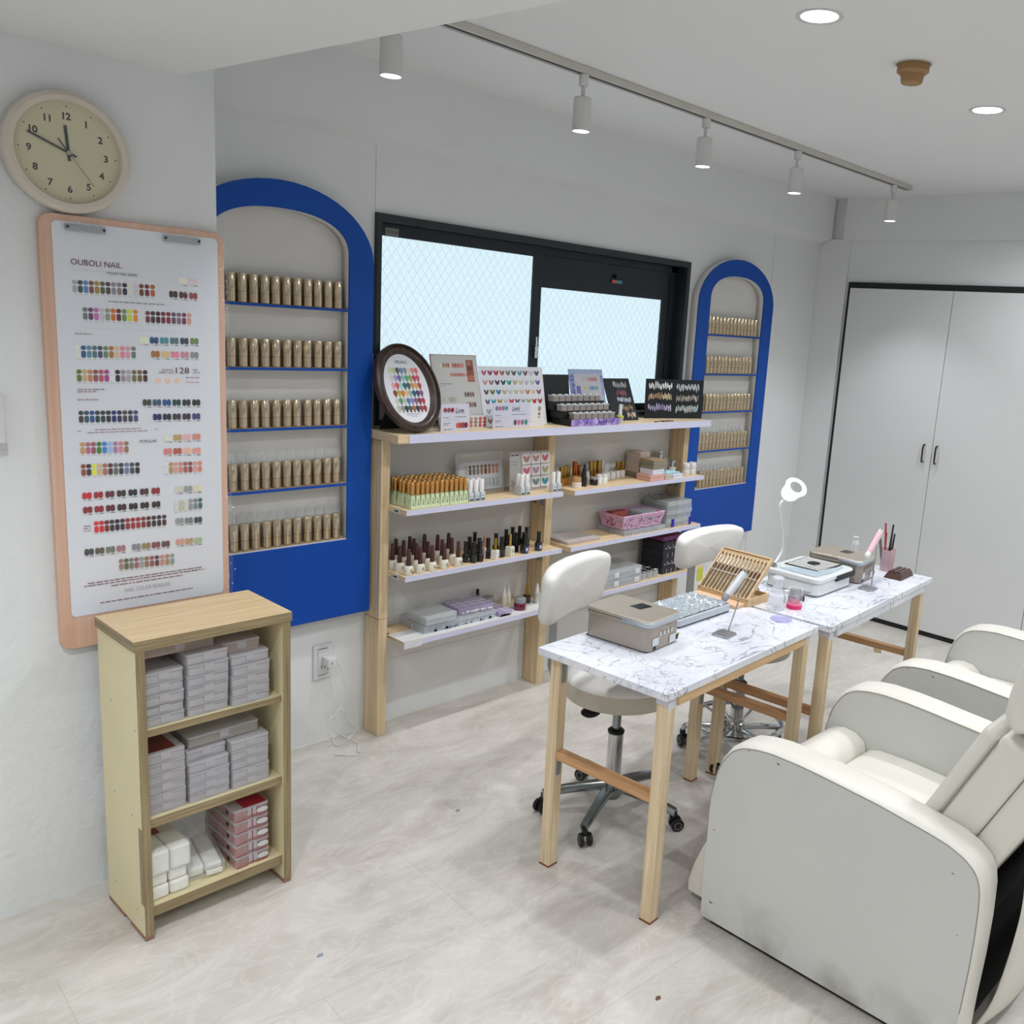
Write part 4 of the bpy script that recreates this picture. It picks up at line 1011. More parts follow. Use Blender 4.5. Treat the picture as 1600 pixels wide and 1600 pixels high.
# open grey folder behind the oval
def g0(p, w, h): p.rect(.004, w-.004, .004, h-.004, 'b4a8a4'); p.lines(.12, h-.03, .06, .004, '8c8484', 2)
stand_card('sample_folder', 'pinkish grey folder standing behind the oval frame against the window', 1.905, 2.125, 2.921, .27, g0, lean=1, paper='a89c9a', th=.004, cat='folder')
def g1(p, w, h):
    p.shape(rrect(.004, w-.004, .004, h-.004, .012, 4), 'bcbcba')
    row(p, .045, h-.042, .0115, 'c8c8c0,a87858,a08060,a46450', .0055, .010); row(p, .102, h-.042, .0115, 'b05c54,a8504c,ac6458,b87468,bc8070', .0055, .010)
    row(p, .075, h-.078, .0115, 'c8beb0,b87c6c,b87464,a86054,b06c60,a85850,b07868,c08878,b47464', .0055, .0075)
    p.rect(w-.055, w-.02, h-.105, h-.02, '8a4a3c'); p.rect(w-.052, w-.022, h-.1, h-.08, 'b06850'); p.rect(w-.05, w-.026, h-.06, h-.045, '6c3830'); p.rect(w-.05, w-.03, h-.04, h-.025, 'a8705c')
    p.lines(.03, h-.115, .055, .005, '5c5c60', 1); p.lines(.03, h-.123, .025, .003, '7c7c80', 2)
    row(p, .04, h-.175, .012, 'b0b0a8', .007, .008); row(p, .065, h-.175, .0115, 'a8a898,9c9c80,a8a48c,b4b4a4', .0055, .013)
    row(p, .04, h-.215, .012, '8c9490', .007, .008); row(p, .066, h-.215, .0125, '343c44,3c4850,3c4450', .006, .012)
    row(p, w-.075, h-.155, .0125, '6c6458,5c5048,74605c,7c645c', .006, .011, ); row(p, w-.072, h-.195, .0125, '8c9088,74504c,886c68,684850', .006, .011)
    p.lines(w-.085, .04, .055, .012, 'e4e4e8', 5); p.lines(w-.08, .028, .045, .008, '94949c', 6)
    p.rect(.02, w*.55, .055, .058, '44444c')
stand_card('sample_folder', 'grey nail sample board in a rose-edged sleeve between the oval frame and the heart board', 2.135, 2.355, 2.822, .286, g1, lean=15, paper='b09a98', th=.005, cat='folder')
def g2(p, w, h):
    rows_ = ['b4586c,8c2c60,b01c2c,985450,707078,484c54,4c90a8,6c4c4c,c8bcc4,1c403c', 'c8948c,84787c,4c2858,145444,08907c,b89c80,c8b88c,bcb4c4,acc4a8,6c3c90', '6c4434,5c6c2c,147498,bca47c,b8c4bc,b0bc84,ccb4a0,b87c40,d0b4a8,844444', '646078,1494bc,a08814,b8bcb0,c01828,4c545c,94989c,94a05c,b8141c,982c30', '98a0a4,c8a0b0,a8a8a0,b4242c,a0a0a8,b8b8b0,c0c0b8,8c8c90,707078,484c54', '88764c,988c6c,a0a4a4,b0b0a8,98a0a4,a0a0a8,b8b8b0,888888,909090,9c9484']
    for j, q in enumerate(rows_):
        row(p, .024+.002*j, h-.026-j*.0385, (w-.04)/9.6, q, .0052, .0115, heart=True)
        p.rect(.004, w-.004, h-.047-j*.0385, h-.0462-j*.0385, 'b4b8c0')
    for i in range(1, 10): p.rect(.006+i*(w-.01)/10, .0066+i*(w-.01)/10, .01, h-.004, 'c4c8d0')
stand_card('heart_sample_board', 'white board with rows of heart-shaped nail colour samples in front of the window', 2.362, 2.704, 2.835, .24, g2, lean=12, paper='dcdee4', th=.003, cat='sample board')
def love(title, cols_top, cols_bot):
    def g(p, w, h):
        row(p, .018, h-.022, .0165, cols_top, .0085, .0095); p.text(title, w*.50, h-.032, .019, '1c1c24', width=.042, shear=.35, bold=.015)
        p.rect(w*.52, w*.86, h-.036, h-.0352, '50505c'); p.lines(w*.5, h-.049, w*.42, .004, '50505c', 3)
        p.lines(.01, h*.5, .03, .004, '50505c', 1); p.lines(.01, h*.43, .07, .002, '9c9ca4', 4)
        p.lines(.012, .03, .03, .004, '3c3c44', 7); p.lines(.012, .024, .022, .004, '3c3c44', 9); p.lines(.012, .007, .045, .004, '34343c', 2)
        row(p, w*.60, .022, w*.1, cols_bot, .0088, .0115)
    return g
stand_card('love_card', 'pale lilac card with red swatches and script title, right of the oval frame', 2.092, 2.222, 2.758, .102, love('Luve.', '9c4450,8c5060,942430', 'c0604c,b03c3c,84444c,6c2030'), lean=0, paper='ccccda', base=False)
stand_card('love_card', 'pale lilac card with grey and pink swatches and script title, before the heart board', 2.352, 2.545, 2.772, .102, love("Luve's", '74788c,c86480,747c94,5c9490', '485058,c85878,647484,3c8078'), lean=0, paper='c6c6d8', base=False)
def g4(p, w, h):
    p.nail(w*.68, h*.78, .009, .0105, '9c8464'); p.nail(w*.68, h*.55, .0075, .007, '8c7454'); p.nail(w*.68, h*.40, .006, .004, '8c8070'); p.nail(w*.12, h*.55, .008, .009, 'c4c8cc'); p.nail(w*.12, h*.32, .007, .008, 'c4c8cc'); p.lines(w*.08, h*.2, .02, .003, '7c7c84', 2)
stand_card('small_card', 'small white card with beige dots at the right of the second script card', 2.552, 2.648, 2.792, .092, g4, paper='d6d6da', base=False, rz=radians(2))
def g5(p, w, h):
    for j in range(3): row(p, .014, h-.012-j*.0135, .0225, ['b89088,a88478,b86060,b04c50', 'b06c68,8c8070,c06060,a84448', 'b8706c,90887c,bc5458,a04048'][j], .0085, .007)
stand_card('small_card', 'small white swatch card with pink and red rows between the two script cards', 2.258, 2.345, 2.806, .05, g5, paper='d2d0ce', base=False)
# black box display, purple panel, tiers of pots
bkm = mat('black_display_board', '0d1418', .6, var=.1)
def g6(p, w, h):
    p.rect(w*.42, w, 0, h, '0a1014')
stand_card('black_backdrop', 'black board behind the tiered pot stand, at its left', 2.735, 2.893, 2.885, .205, g6, lean=8, paper='141c20', th=.004, cat='board')
def tips(p, u0, v0, n, du, cols, hh, seed, w_=.0042):
    r_ = random.Random(seed); cs = cols.split(',')
    for i in range(n):
        p.nail(u0+i*du, v0+r_.uniform(-.006, .006), w_, hh*r_.uniform(.75, 1.2), cs[r_.randrange(len(cs))], rot=r_.uniform(-.25, .25))
        if r_.random() < .6: p.nail(u0+i*du+r_.uniform(-.004, .004), v0+r_.uniform(-.007, .007), w_*.7, w_*1.1, cs[r_.randrange(len(cs))])
def g7(p, w, h):
    for j, (c, x) in enumerate((('c8ccd0,8c9094,b0a8a0', .0), ('8c4c54,a06068,6c4044', .008), ('d8dce0,b8bcc8,a4a8b4', .006), ('a08868,8c7454,b8a07c', .026), ('d0c0a8,c8b8a0,b49478', .045))):
        tips(p, w*.36+x*1.1, h-.032-j*.037, (8, 6, 8, 6, 5)[j], .0118, c, .013, 20+j)
stand_card('black_tip_board', 'black slanted board with five rows of painted nail tips beside the tall purple sign', 3.122, 3.30, 2.838, .205, g7, lean=24, paper='12181e', th=.004, cat='sample board')
def g8(p, w, h):
    for j, (c1, c2) in enumerate((('e8ecf0,d4d8dc,f0f0f0', 'c8ccd4,a8acb4,d4d4d8'), ('a87c50,c08c58,b09070,d8c8a8', '8c8880,b0a494,c8c0b4,707070'), ('b0a8d0,8c84b0,c4b8c8', 'b4c8cc,c8c4bc,94a8ac'))):
        tips(p, .022, h-.034-j*.052, 12, .0118, c1, .0165, 50+j); tips(p, .188, h-.038-j*.052, 12, .0118, c2, .0165, 70+j)
stand_card('black_tip_board', 'wide black board with three double rows of nail tips, right end of the top board', 3.395, 3.745, 2.884, .19, g8, lean=2, paper='10161c', th=.004, cat='sample board', rz=radians(-15))
tb = thing('tiered_pot_stand', 'black three-step stand with purple front label full of small grey pots', 'stand', (2.895, 2.782, ZP))
blp = mat('black_plastic', '15161a', .45)
M().box(-.15, .15, -.05, .066, 0, .03).box(-.165, .15, -.012, .066, .03, .062).box(-.18, .13, .028, .066, .062, .098).build('steps', blp, tb, smooth=0, bevel=.002)
p = Print(Matrix.Translation((0, -.0504, 0)) @ PT)
for i in range(14):
    c = ('a890cc', '8870b8', 'b49ccc', '7c68c0', 'a48cc4', '9080c4')[i % 6]; p.rect(-.15+i*.0214, -.15+(i+1)*.0214, .001, .029, c)
for i in range(9): p.nail(-.11+i*.028, .015+.006*(-1)**i, .016, .008, ('8470bc', 'c0a8d4', '6c5cb4')[i % 3], rot=.5*i)
p.text('SIAYAX', -.115, .007, .013, '40346c', width=.09, shear=.3); p.text('NAFISI', .02, .008, .016, '241c4c', width=.085, bold=.02)
p.build('front_label', tb)
pot = mat('grey_mauve_pot', '8c8480', .4, var=.08, vscale=40); potl = mat('pot_clear_lid', 'c4c4c4', .2, alpha=.8)
gp = proto('gel_pot', 'gel pot')
M().rbox(-.0165, .0165, -.0165, .0165, 0, .021, .003).build('pot', pot, gp); M().rbox(-.0178, .0178, -.0178, .0178, .0212, .026, .003).build('lid', potl, gp)
M().lathe([(0, .0262), (.008, .0262), (.007, .029), (0, .029)], 10).build('dot', white, gp)
for j, (y, z, x0, n) in enumerate(((2.749, .0302, 2.778, 7), (2.789, .0622, 2.742, 8), (2.829, .0982, 2.728, 8))):
    for i in range(n):
        put(gp, (x0+i*.0368, y, ZP+z), 0, '%s small grey pot from the left on the %s step of the black tiered stand' % (ORD[i], ['lowest', 'middle', 'top'][j]), 'grey gel pots on the tiered stand')
def g9(p, w, h):
    for i in range(7):
        for j in range(8):
            c = ('8c94c4', 'a49cc8', '7478b4', '9caccc', 'b0a4cc', '8480bc')[(i*5+j*3+i*j) % 6]; p.rect(i*w/7, (i+1)*w/7, j*h/8, (j+1)*h/8, c)
    for i in range(14): p.nail(w*((i*37) % 100)/100*.9+.008, h*((i*61) % 100)/100*.94+.006, .008, .012, ('9098cc', 'b8b0d8', '6c6cac')[i % 3], rot=i)
    p.rect(.03, w-.018, .05, h-.022, 'b8b8c0')
    row(p, .085, h-.045, .0135, 'a4a8b0,b0a8ac,c08c8c,b47078,b85c60,c04c4c,cc3c3c', .005, .010); row(p, .087, h-.085, .0135, 'c8b430,b4bca0,9cb0b0,2c8490,387c94,4c90a0,3c8894', .005, .010)
    row(p, .085, h-.125, .0135, '88a8a8,9cacb4,a4a8b4,94a4ac,a8acb0,9ca8b0,a4a8ac', .005, .010); p.rect(.036, .062, h-.15, h-.075, '6c68b4'); row(p, .09, h-.16, .0150, '5c4c50,8c5050,7c5454,94504c,8c6058', .005, .009)
    p.text('SIAYAX', .0245, h-.11, .02, '34346c', width=.09, rot=pi/2+0.0, bold=.01)
stand_card('purple_sign', 'tall purple and blue sign with a grey swatch panel behind the tiered pot stand', 2.897, 3.112, 2.860, .235, g9, lean=15, paper='8088bc', th=.004, cat='sign')
single('nail_polish_bottle', 'nail polish', 'clear bottle with white cap and pale green base standing right of the tiered pot stand', 3.085, 2.765, ZP, lambda t: (M().lathe([(0, 0), (.0155, 0), (.0165, .002), (.0165, .03), (.009, .037), (0, .037)], 18).build('bottle', clearw, t), M().lathe([(.0168, .024), (.0172, .025), (.0168, .033), (.011, .0372)], 18, cap=False).build('lemon_band', mat('lemon_green', 'c0c460', .4), t), M().lathe([(0, .0375), (.009, .0375), (.0068, .085), (0, .086)], 14).build('cap', white, t)))
# small dark hair clips lying on the board
r_ = random.Random(12)
for i in range(7):
    x = 3.325+(.0, .035, .05, .065, .085, .10, .115)[i]; y = 2.745+(.005, .012, .0, .018, .008, .016, .004)[i]
    t = M().rbox(-.011, .011, -.0035, .0035, 0, .003, .003).build('small_clip', mat('dark_brown_chip', '2a1c1c', .35)); t.location = (x, y, ZP+.0002); t.rotation_euler = (0, 0, r_.uniform(-.6, .6))
    tag(t, '%s small dark chip from the left lying loose before the wide black board' % ORD[i], 'chip', 'loose dark chips on the top board')
# ================================================================ marble-topped tables
TZ = .695
def marble(name, film=False):
    m = bpy.data.materials.new(name); m.use_nodes = True
    nt = m.node_tree; N = nt.nodes; L = nt.links; b = N['Principled BSDF']; b.inputs['Roughness'].default_value = .22; b.inputs['Coat Weight'].default_value = .2
    tc = N.new('ShaderNodeTexCoord'); mp = N.new('ShaderNodeMapping'); mp.inputs['Scale'].default_value = (1, 1.35, 1); mp.inputs['Rotation'].default_value = (0, 0, .45); L.new(tc.outputs['Object'], mp.inputs['Vector'])
    wn = N.new('ShaderNodeTexNoise'); wn.inputs['Scale'].default_value = 3.2; wn.inputs['Detail'].default_value = 6; L.new(mp.outputs['Vector'], wn.inputs['Vector'])
    mx = N.new('ShaderNodeMix'); mx.data_type = 'VECTOR'; mx.inputs[0].default_value = .32; L.new(mp.outputs['Vector'], mx.inputs[4]); L.new(wn.outputs['Color'], mx.inputs[5])
    def mth(op, a, c):
        q = N.new('ShaderNodeMath'); q.operation = op
        for i, z in enumerate((a, c)):
            if isinstance(z, float): q.inputs[i].default_value = z
            elif z is not None: L.new(z, q.inputs[i])
        return q.outputs[0]
    def ridge(scale, w, det, dist):
        n_ = N.new('ShaderNodeTexNoise'); n_.inputs['Scale'].default_value = scale; n_.inputs['Detail'].default_value = det; n_.inputs['Distortion'].default_value = dist; n_.inputs['Roughness'].default_value = .55
        L.new(mp.outputs['Vector'], n_.inputs['Vector'])
        a_ = mth('ABSOLUTE', mth('SUBTRACT', n_.outputs['Fac'], .5), None)
        r = N.new('ShaderNodeValToRGB'); r.color_ramp.elements[0].position = 0; r.color_ramp.elements[0].color = (1, 1, 1, 1); r.color_ramp.elements[1].position = w; r.color_ramp.elements[1].color = (0, 0, 0, 1); L.new(a_, r.inputs['Fac']); return r.outputs['Color']
    msk = N.new('ShaderNodeTexNoise'); msk.inputs['Scale'].default_value = 5; L.new(tc.outputs['Object'], msk.inputs['Vector'])
    mr_ = N.new('ShaderNodeValToRGB'); mr_.color_ramp.elements[0].position = .40; mr_.color_ramp.elements[1].position = .60; L.new(msk.outputs['Fac'], mr_.inputs['Fac'])
    f = mth('MINIMUM', mth('ADD', mth('ADD', mth('MULTIPLY', ridge(2.6, .007, 5.0, 1.0), .72), mth('MULTIPLY', mth('MULTIPLY', ridge(5.5, .011, 5.0, 1.3), mr_.outputs['Color']), .6)), mth('MULTIPLY', mth('MULTIPLY', ridge(11.0, .015, 4.0, 1.5), mr_.outputs['Color']), .4)), .75)
    c = N.new('ShaderNodeMix'); c.data_type = 'RGBA'; L.new(f, c.inputs[0])
    bg = N.new('ShaderNodeValToRGB'); bg.color_ramp.elements[0].position = .35; bg.color_ramp.elements[0].color = hx('d2d6e2'); bg.color_ramp.elements[1].position = .65; bg.color_ramp.elements[1].color = hx('eceef4'); L.new(wn.outputs['Fac'], bg.inputs['Fac'])
    L.new(bg.outputs['Color'], c.inputs[6]); c.inputs[7].default_value = hx('77747c'); L.new(c.outputs[2], b.inputs['Base Color'])
    return m
mar = marble('white_marble_film')
tw = wood('table_pine_leg', 'e2cfb0', 'cbb38c', 2, 1.0); tx = wood('table_pine_rail', 'dab991', 'c39f72', 0, 1.0); ty = wood('table_pine_rail_warm', 'cda074', 'b18458', 1, 1.0)
redp = mat('reddish_floor_pad', '8c5038', .7)
def table(label, ox, oy, rot, Lx, Wy, apron_m):
    t = thing('nail_table', label, 'table', (ox, oy, 0), rot)
    M().box(0, Lx, 0, Wy, TZ-.022, TZ).build('tabletop', mar, t, smooth=0, bevel=.002)
    q = .037
    legs = [(.035, .020), (.035, Wy-.02-q), (Lx-.015-q, .020), (Lx-.015-q, Wy-.02-q)]
    for x, y in legs:
        l = M().box(x, x+q, y, y+q, .004, TZ-.0225).build('leg', tw, t, smooth=0, bevel=.0025)
        M().box(x-.001, x+q+.001, y-.001, y+q+.001, 0, .0038).build('foot_pad', redp, l, smooth=0)
    xa, xb = legs[0][0], legs[2][0]
    for y in (.012, Wy-.012-.017):
        M().box(.035+q+.001 if True else 0, Lx-.015-q-.001, y, y+.017, TZ-.056, TZ-.0225).build('apron', apron_m, t, smooth=0, bevel=.0015)
    for x in (xa, xb):
        M().box(x+.006, x+.03, .020+q+.001, Wy-.02-q-.001, TZ-.043, TZ-.0225).build('end_rail', ty, t, smooth=0, bevel=.0015)
        M().box(x+.003, x+q-.002, .020+q+.001, Wy-.02-q-.001, .352, .378).build('stretcher', ty, t, smooth=0, bevel=.0015)
    for (x, y) in legs:
        yy = y+q+.0004 if y < .1 else y-.0024
        for zz in ((TZ-.105, TZ-.044), (.30, .351)):
            M().box(x+.010, x+.026, yy, yy+.002, zz[0], zz[1]).build('bracket', stl, t, smooth=0)
    return t
t1 = table('nearer white marble-film table with pine legs and a bare pine front apron', 1.772, 1.357, radians(3.2), .845, .462, tx)
t2 = table('farther white marble-film table, its apron wrapped in marble film too, nearest the closet', 2.640, 1.372, radians(4.0), .945, .462, mar)
for t, xs in ((t1, (.035, .79)), (t2, (.035, .905))):
    for x in xs: M().box(x-.0015, x+.0385, .0185, .0197, TZ-.062, TZ-.0225).box(x-.0015, x-.0003, .0185, .058, TZ-.052, TZ-.0225).build('film_wrap', mat('torn_clear_wrap', 'e2e3ea', .3, alpha=.8, var=.06, vscale=30), t, smooth=0)
Zt = TZ+.0004
# ---------------------------------------------------------------- UV lamps
champ = mat('champagne_lamp_body', 'a3998e', .32, metal=.55, var=.02, spec=.5); champt = mat('champagne_lamp_lid', 'aca295', .36, metal=.45, var=.02)
silv = mat('silver_band', 'b4bac0', .3, metal=.35, var=.02)
def uvlamp(label, x, y, rz, w, d, h):
    t = thing('nail_curing_lamp', label, 'nail lamp', (x, y, Zt), rz)
    def outl(k=0): return rrect(k, w-k, k, d-k, .022, 6)
    M().prism(outl(.0025), .003, h-.022, 2).build('body', champ, t, bevel=.001)
    M().prism(outl(0), h-.0215, h-.012, 2).build('body_rim', champ, t)
    M().prism(outl(0), h-.0115, h, 2).build('lid', champt, t, bevel=.003)
    m = M(); o = rrect(-.0012, w+.0012, -.0012, d, .023, 6); # silver band around the rounded front
    ring = [p_ for p_ in o if p_[1] < d*.52]
    k = sorted(range(len(o)), key=lambda i: 0)
    pts = [(-.0012, d*.42)]+[p_ for p_ in o if p_[1] < .03][::1]
    left = [p_ for p_ in o if p_[1] < .03 and p_[0] < w/2]; right = [p_ for p_ in o if p_[1] < .03 and p_[0] > w/2]
    path = [(-.0012, d*.42)]+sorted(left, key=lambda q: (-q[1], q[0]))+sorted(right, key=lambda q: (q[1], q[0]))+[(w+.0012, d*.06)]
    n = len(path); vs = [(a_, b_, h-.0195) for a_, b_ in path]+[(a_, b_, h-.0025) for a_, b_ in path]
    o_ = m.add(vs, [(i, i+1, n+i+1, n+i) for i in range(n-1)]).build('silver_band', silv, t, smooth=60); s_ = o_.modifiers.new('t', 'SOLIDIFY'); s_.thickness = .0016; s_.offset = 0
    M().lathe([(0, 0), (.0035, 0), (.003, .002), (0, .0025)], 12, Matrix.Translation((-.0022, d*.38, h-.010)) @ Matrix.Rotation(-pi/2, 4, 'Y')).build('screw', steel, t)
    M().prism([(w*.50, d*.40), (w*.80, d*.36), (w*.83, d*.54), (w*.53, d*.58)], h+.0001, h+.0008, 2).build('display_window', mat('black_display', '15171b', .2), t, smooth=0)
    p = Print(Matrix.Translation((0, .002, 0)) @ PT)
    for i in range(4): p.rect(w*.34+i*w*.115, w*.34+i*w*.115+.010, h*.44, h*.44+.012, 'c4c4c4', dz=.0006)
    p.rect(w*.13, w*.33, h*.18, h*.43, 'ccd0d4', dz=.0006); p.lines(w*.15, h*.36, w*.15, .003, '585c60', 1); p.lines(w*.15, h*.29, w*.15, .003, '585c60', 2); p.lines(w*.15, h*.22, w*.15, .003, '585c60', 3)
    p.rect(w*.66, w*.86, h*.07, h*.34, 'ccd0d4', dz=.0006); p.lines(w*.68, h*.26, w*.15, .003, '585c60', 4); p.lines(w*.68, h*.18, w*.15, .003, '585c60', 5)
    p.lines(w*.50, h-.0265, w*.16, .002, '3c3c3c', 6)
    for q in p.v: q.y -= .0003
    p.build('labels', t)
    M().box(w*.18, w*.25, .0012, .003, .004, h*.16).box(w*.87, w*.93, .0005, .003, .01, h*.26).build('socket', blp, t, smooth=0)
    M().box(w*.932, w*.95, -.001, .003, h*.2, h*.3).build('yellow_tag', mat('yellow_tape', 'c6bd35', .5), t, smooth=0)
    M().box(.006, w-.006, .01, d-.006, 0, .003).build('feet', blp, t, smooth=0)
    return t
u1 = uvlamp('champagne-coloured nail lamp with silver band on the near end of the nearer table', 1.952, 1.580, radians(6), .172, .236, .094)
u2 = uvlamp('champagne-coloured nail lamp on the farther table behind the dust collector', 3.205, 1.570, radians(7), .172, .225, .092)
# ---------------------------------------------------------------- silver tray of crystal glass
ty_ = thing('crystal_tray', 'silver-edged tray with clear faceted glass top beside the near nail lamp', 'tray', (2.2, 1.668, Zt), radians(1.5))
sg = mat('silver_grey_tray', 'b8bec6', .3, metal=.25, var=.02)
M().rbox(0, .302, 0, .172, .004, .028, .018).build('tray_base', sg, ty_, bevel=.003)
M().rbox(.004, .298, .004, .168, 0, .0038, .014).build('shadow_gap', blp, ty_)  # solid black slab stands in for the shade under the tray
def gtop(u, v):
    x, y = .008+u*.286, .008+v*.156
    return (x, y, .0300+.0030*abs(sin(x*230+2*sin(y*90)))*abs(sin(y*250+1.5*sin(x*80))))
gmt = mat('faceted_silver_glass', 'c8d2da', .08, metal=.55, var=.35, vscale=90)
g_ = M(); g_.grid(gtop, 150, 84); g_.build('crystal_surface', gmt, ty_, smooth=0)
# ---------------------------------------------------------------- brush box
bbx = thing('brush_box', 'open wooden case with a slanted lid holding brown-tipped nail brushes', 'brush case', (2.585, 1.665, Zt), radians(0))
lw = wood('light_box_wood', 'dcc09a', 'c5a478', 1, .8, knots=False)
M().box(0, .128, 0, .222, 0, .012).box(0, .128, 0, .006, .012, .028).box(0, .128, .216, .222, .012, .028).box(.122, .128, .006, .216, .012, .028).box(.0, .006, .006, .216, .012, .02).build('base_tray', lw, bbx, smooth=0, bevel=.001)
M().box(-.058, -.002, .012, .21, 0, .012).build('front_ledge', wood('light_box_wood_ledge', 'e0b898', 'd0a886', 1, .8, knots=False), bbx, smooth=0, bevel=.001)
LT = Matrix.Translation((.004, 0, .021)) @ Matrix.Rotation(radians(47), 4, 'Y')
H_ = .185
M().box(-.004, .004, .004, .218, 0, H_, LT).box(-.010, -.0042, .004, .010, 0, H_, LT).box(-.010, -.0042, .212, .218, 0, H_, LT).box(-.010, -.0042, .010, .212, H_-.006, H_, LT).build('lid_panel', lw, bbx, smooth=0, bevel=.0008)
bh = mat('brush_handle_khaki', '6f6452', .45, metal=.25, var=.1); bdk = mat('brush_collar_brown', '3c1c18', .35); bss = mat('brush_ferrule_silver', 'c4c0b8', .25, metal=.9); bhr = mat('brush_hair_dark', '2a1612', .6)
for i in range(13):
    y = .018+i*.0155
    b_ = M().tube([LT @ Vector((-.0085, y, .006)), LT @ Vector((-.0085, y, .084))], .0034, 8).build('brush_handle', bh, None)
    tg = thing('nail_brush', '%s nail brush from the window side strapped in the open wooden case' % ORD[12-i], 'brush', (2.585, 1.665, Zt), 0, 'nail brushes in the wooden case')
    b_.parent = tg
    M().tube([LT @ Vector((-.0085, y, .0845)), LT @ Vector((-.0085, y, .112))], .0036, 8).build('collar', bdk, tg)
    M().tube([LT @ Vector((-.0085, y, .1125)), LT @ Vector((-.0085, y, .15))], [.0028, .0018], 8).build('ferrule', bss, tg)
    M().tube([LT @ Vector((-.0085, y, .1505)), LT @ Vector((-.0085, y, .158)), LT @ Vector((-.0085, y, .165))], [.0019, .0024, .0003], 8).build('hair', bhr, tg)
M().box(-.0136, -.0128, .010, .212, .079, .083, LT).build('elastic_band', mat('grey_elastic', 'b8b0a8', .6), bbx, smooth=0)
# ---------------------------------------------------------------- clip lamps on bent wire stands
def clip_lamp(label, x, y, rz, mh, mtip, ends, yw):
    t = thing('clip_lamp', label, 'mini lamp', (x, y, Zt), 0)
    Tq = Matrix.Rotation(rz, 4, 'Z')
    M().rbox(-.035, .035, -.03, .03, 0, .004, .012, T=Tq).build('base_plate', mat('brushed_base', 'a2a5ab', .3, metal=.7), t, bevel=.001)
    a, c = [onY(px_1, py_1, yw)-Vector((x, y, Zt)) for px_1, py_1 in ends]
    mid = a.lerp(c, .72)
    M().tube(sm([Tq @ Vector((.031, .0, .004)), Tq @ Vector((.034, 0, .02)), (mid.x+.006, mid.y+.0, mid.z*.55), (mid.x+.003, mid.y, mid.z-.018)]), .0022, 8).build('wire_arm', steel, t)
    d = (c-a).normalized(); L_0 = (c-a).length; T_ = Matrix.Translation(a) @ d.to_track_quat('Z', 'Y').to_matrix().to_4x4()
    M().lathe([(0, 0), (.0095, 0), (.0108, .004), (.0108, L_0*.15), (0, L_0*.15)], 20, T_).build('lamp_head', mtip, t)
    M().lathe([(0, L_0*.152), (.0112, L_0*.152), (.0125, L_0*.5), (.0125, L_0*.93), (0, L_0*.93)], 20, T_).build('lamp_barrel', mh, t)
    M().lathe([(0, L_0*.932), (.012, L_0*.932), (.0105, L_0), (.006, L_0+.001), (0, L_0-.003)], 20, T_).build('end_cap', chrome, t)
    M().tube([mid-d*.012+Vector((0, 0, -.0145)), mid+d*.022+Vector((0, 0, -.0135))], .0042, 8).build('clip', steel, t)
clip_lamp('white mini lamp clipped on a thin wire stand, on the nearer table', 2.283, 1.548, radians(8), mat('white_lamp_barrel', 'c4c6ca', .35), grey, ((1131, 937), (1164, 894)), 1.555)
clip_lamp('pink mini lamp clipped on a thin wire stand, on the farther table', 3.185, 1.522, radians(8), mat('pink_lamp_barrel', 'd9b6bf', .35), white, ((1354, 870), (1377, 829)), 1.53)
# ---------------------------------------------------------------- dust collector with gooseneck ring lamp
dc = thing('nail_dust_collector', 'white nail dust collector with black slotted grill and tall ring lamp', 'dust collector', (2.885, 1.568, Zt), radians(2))
wg = mat('glossy_white_shell', 'd6dada', .2, var=.01, coat=.4)
M().prism(rrect(.006, .284, .006, .228, .03, 6), .004, .05, 2).build('shell_lower', wg, dc, bevel=.004)
M().prism(rrect(0, .29, 0, .234, .03, 6), .0505, .072, 2).build('shell_upper', wg, dc, bevel=.006)
M().prism(rrect(.02, .27, .02, .21, .02, 5), 0, .0038, 2).build('base_pad', blp, dc)
gr = M().box(.10, .275, .05, .205, .0722, .0738).build('grill_bed', mat('black_plastic', '15161a', .45), dc, smooth=0)
k = M()
for i in range(8): k.box(.1095+i*.0205, .1185+i*.0205, .058, .197, .0739, .0765)
k.build('grill_slats', white, gr, smooth=0); M().prism(rrect(.165, .215, .105, .15, .02, 5), .0768, .0785, 2).build('grill_logo', blp, gr)
M().prism([(.02, .03), (.12, .018), (.245, .03), (.20, .05), (.098, .062), (.09, .14), (.03, .185), (.018, .12)], .0722, .0745, 2).build('hand_rest', mat('blue_grey_rest', 'a9b6c0', .25), dc)
M().box(.135, .284, -.0016, .004, .043, .064).build('intake_slot', blp, dc, smooth=0)
M().lathe([(0, 0), (.011, 0), (.011, .008), (.007, .014), (0, .014)], 16, Matrix.Translation((.026, .205, .0722))).build('neck_socket', chrome, dc)
loc0 = Vector((2.885, 1.568, Zt)); Ri = Matrix.Rotation(-radians(2), 3, 'Z')
def toL(v): return Ri @ (v-loc0)
yl = 1.568+.21
npts = [toL(onY(x, y, yl)) for x, y in ((1217.5, 881), (1221, 862), (1223, 840), (1221, 820), (1218, 800), (1218.5, 789), (1223, 782))]
npts[0] = Vector((.026, .205, .086))
M().tube(sm(npts), .0048, 10).build('gooseneck', wg, dc)
ctr = toL(onY(1243.5, 762, yl)); 
nrm = Vector((-.35, -.62, .70)).normalized(); tail = (npts[-1]-ctr); tail = (tail-nrm*tail.dot(nrm)); tl = tail.length; tail.normalize(); sd = nrm.cross(tail)
m = M(); n = 40; ro, ri = .045, .0235
def rp_(k_, rr_, z_):
    a_ = 2*pi*k_/n; c_, s_ = cos(a_), sin(a_); R_ = rr_
    if rr_ > .03:
        if c_ > .5: R_ = rr_+(tl*.97-rr_)*max(0, (c_-.5)/.5)**2.6
    return ctr+tail*(R_*c_)+sd*(R_*s_ if True else 0)+nrm*z_
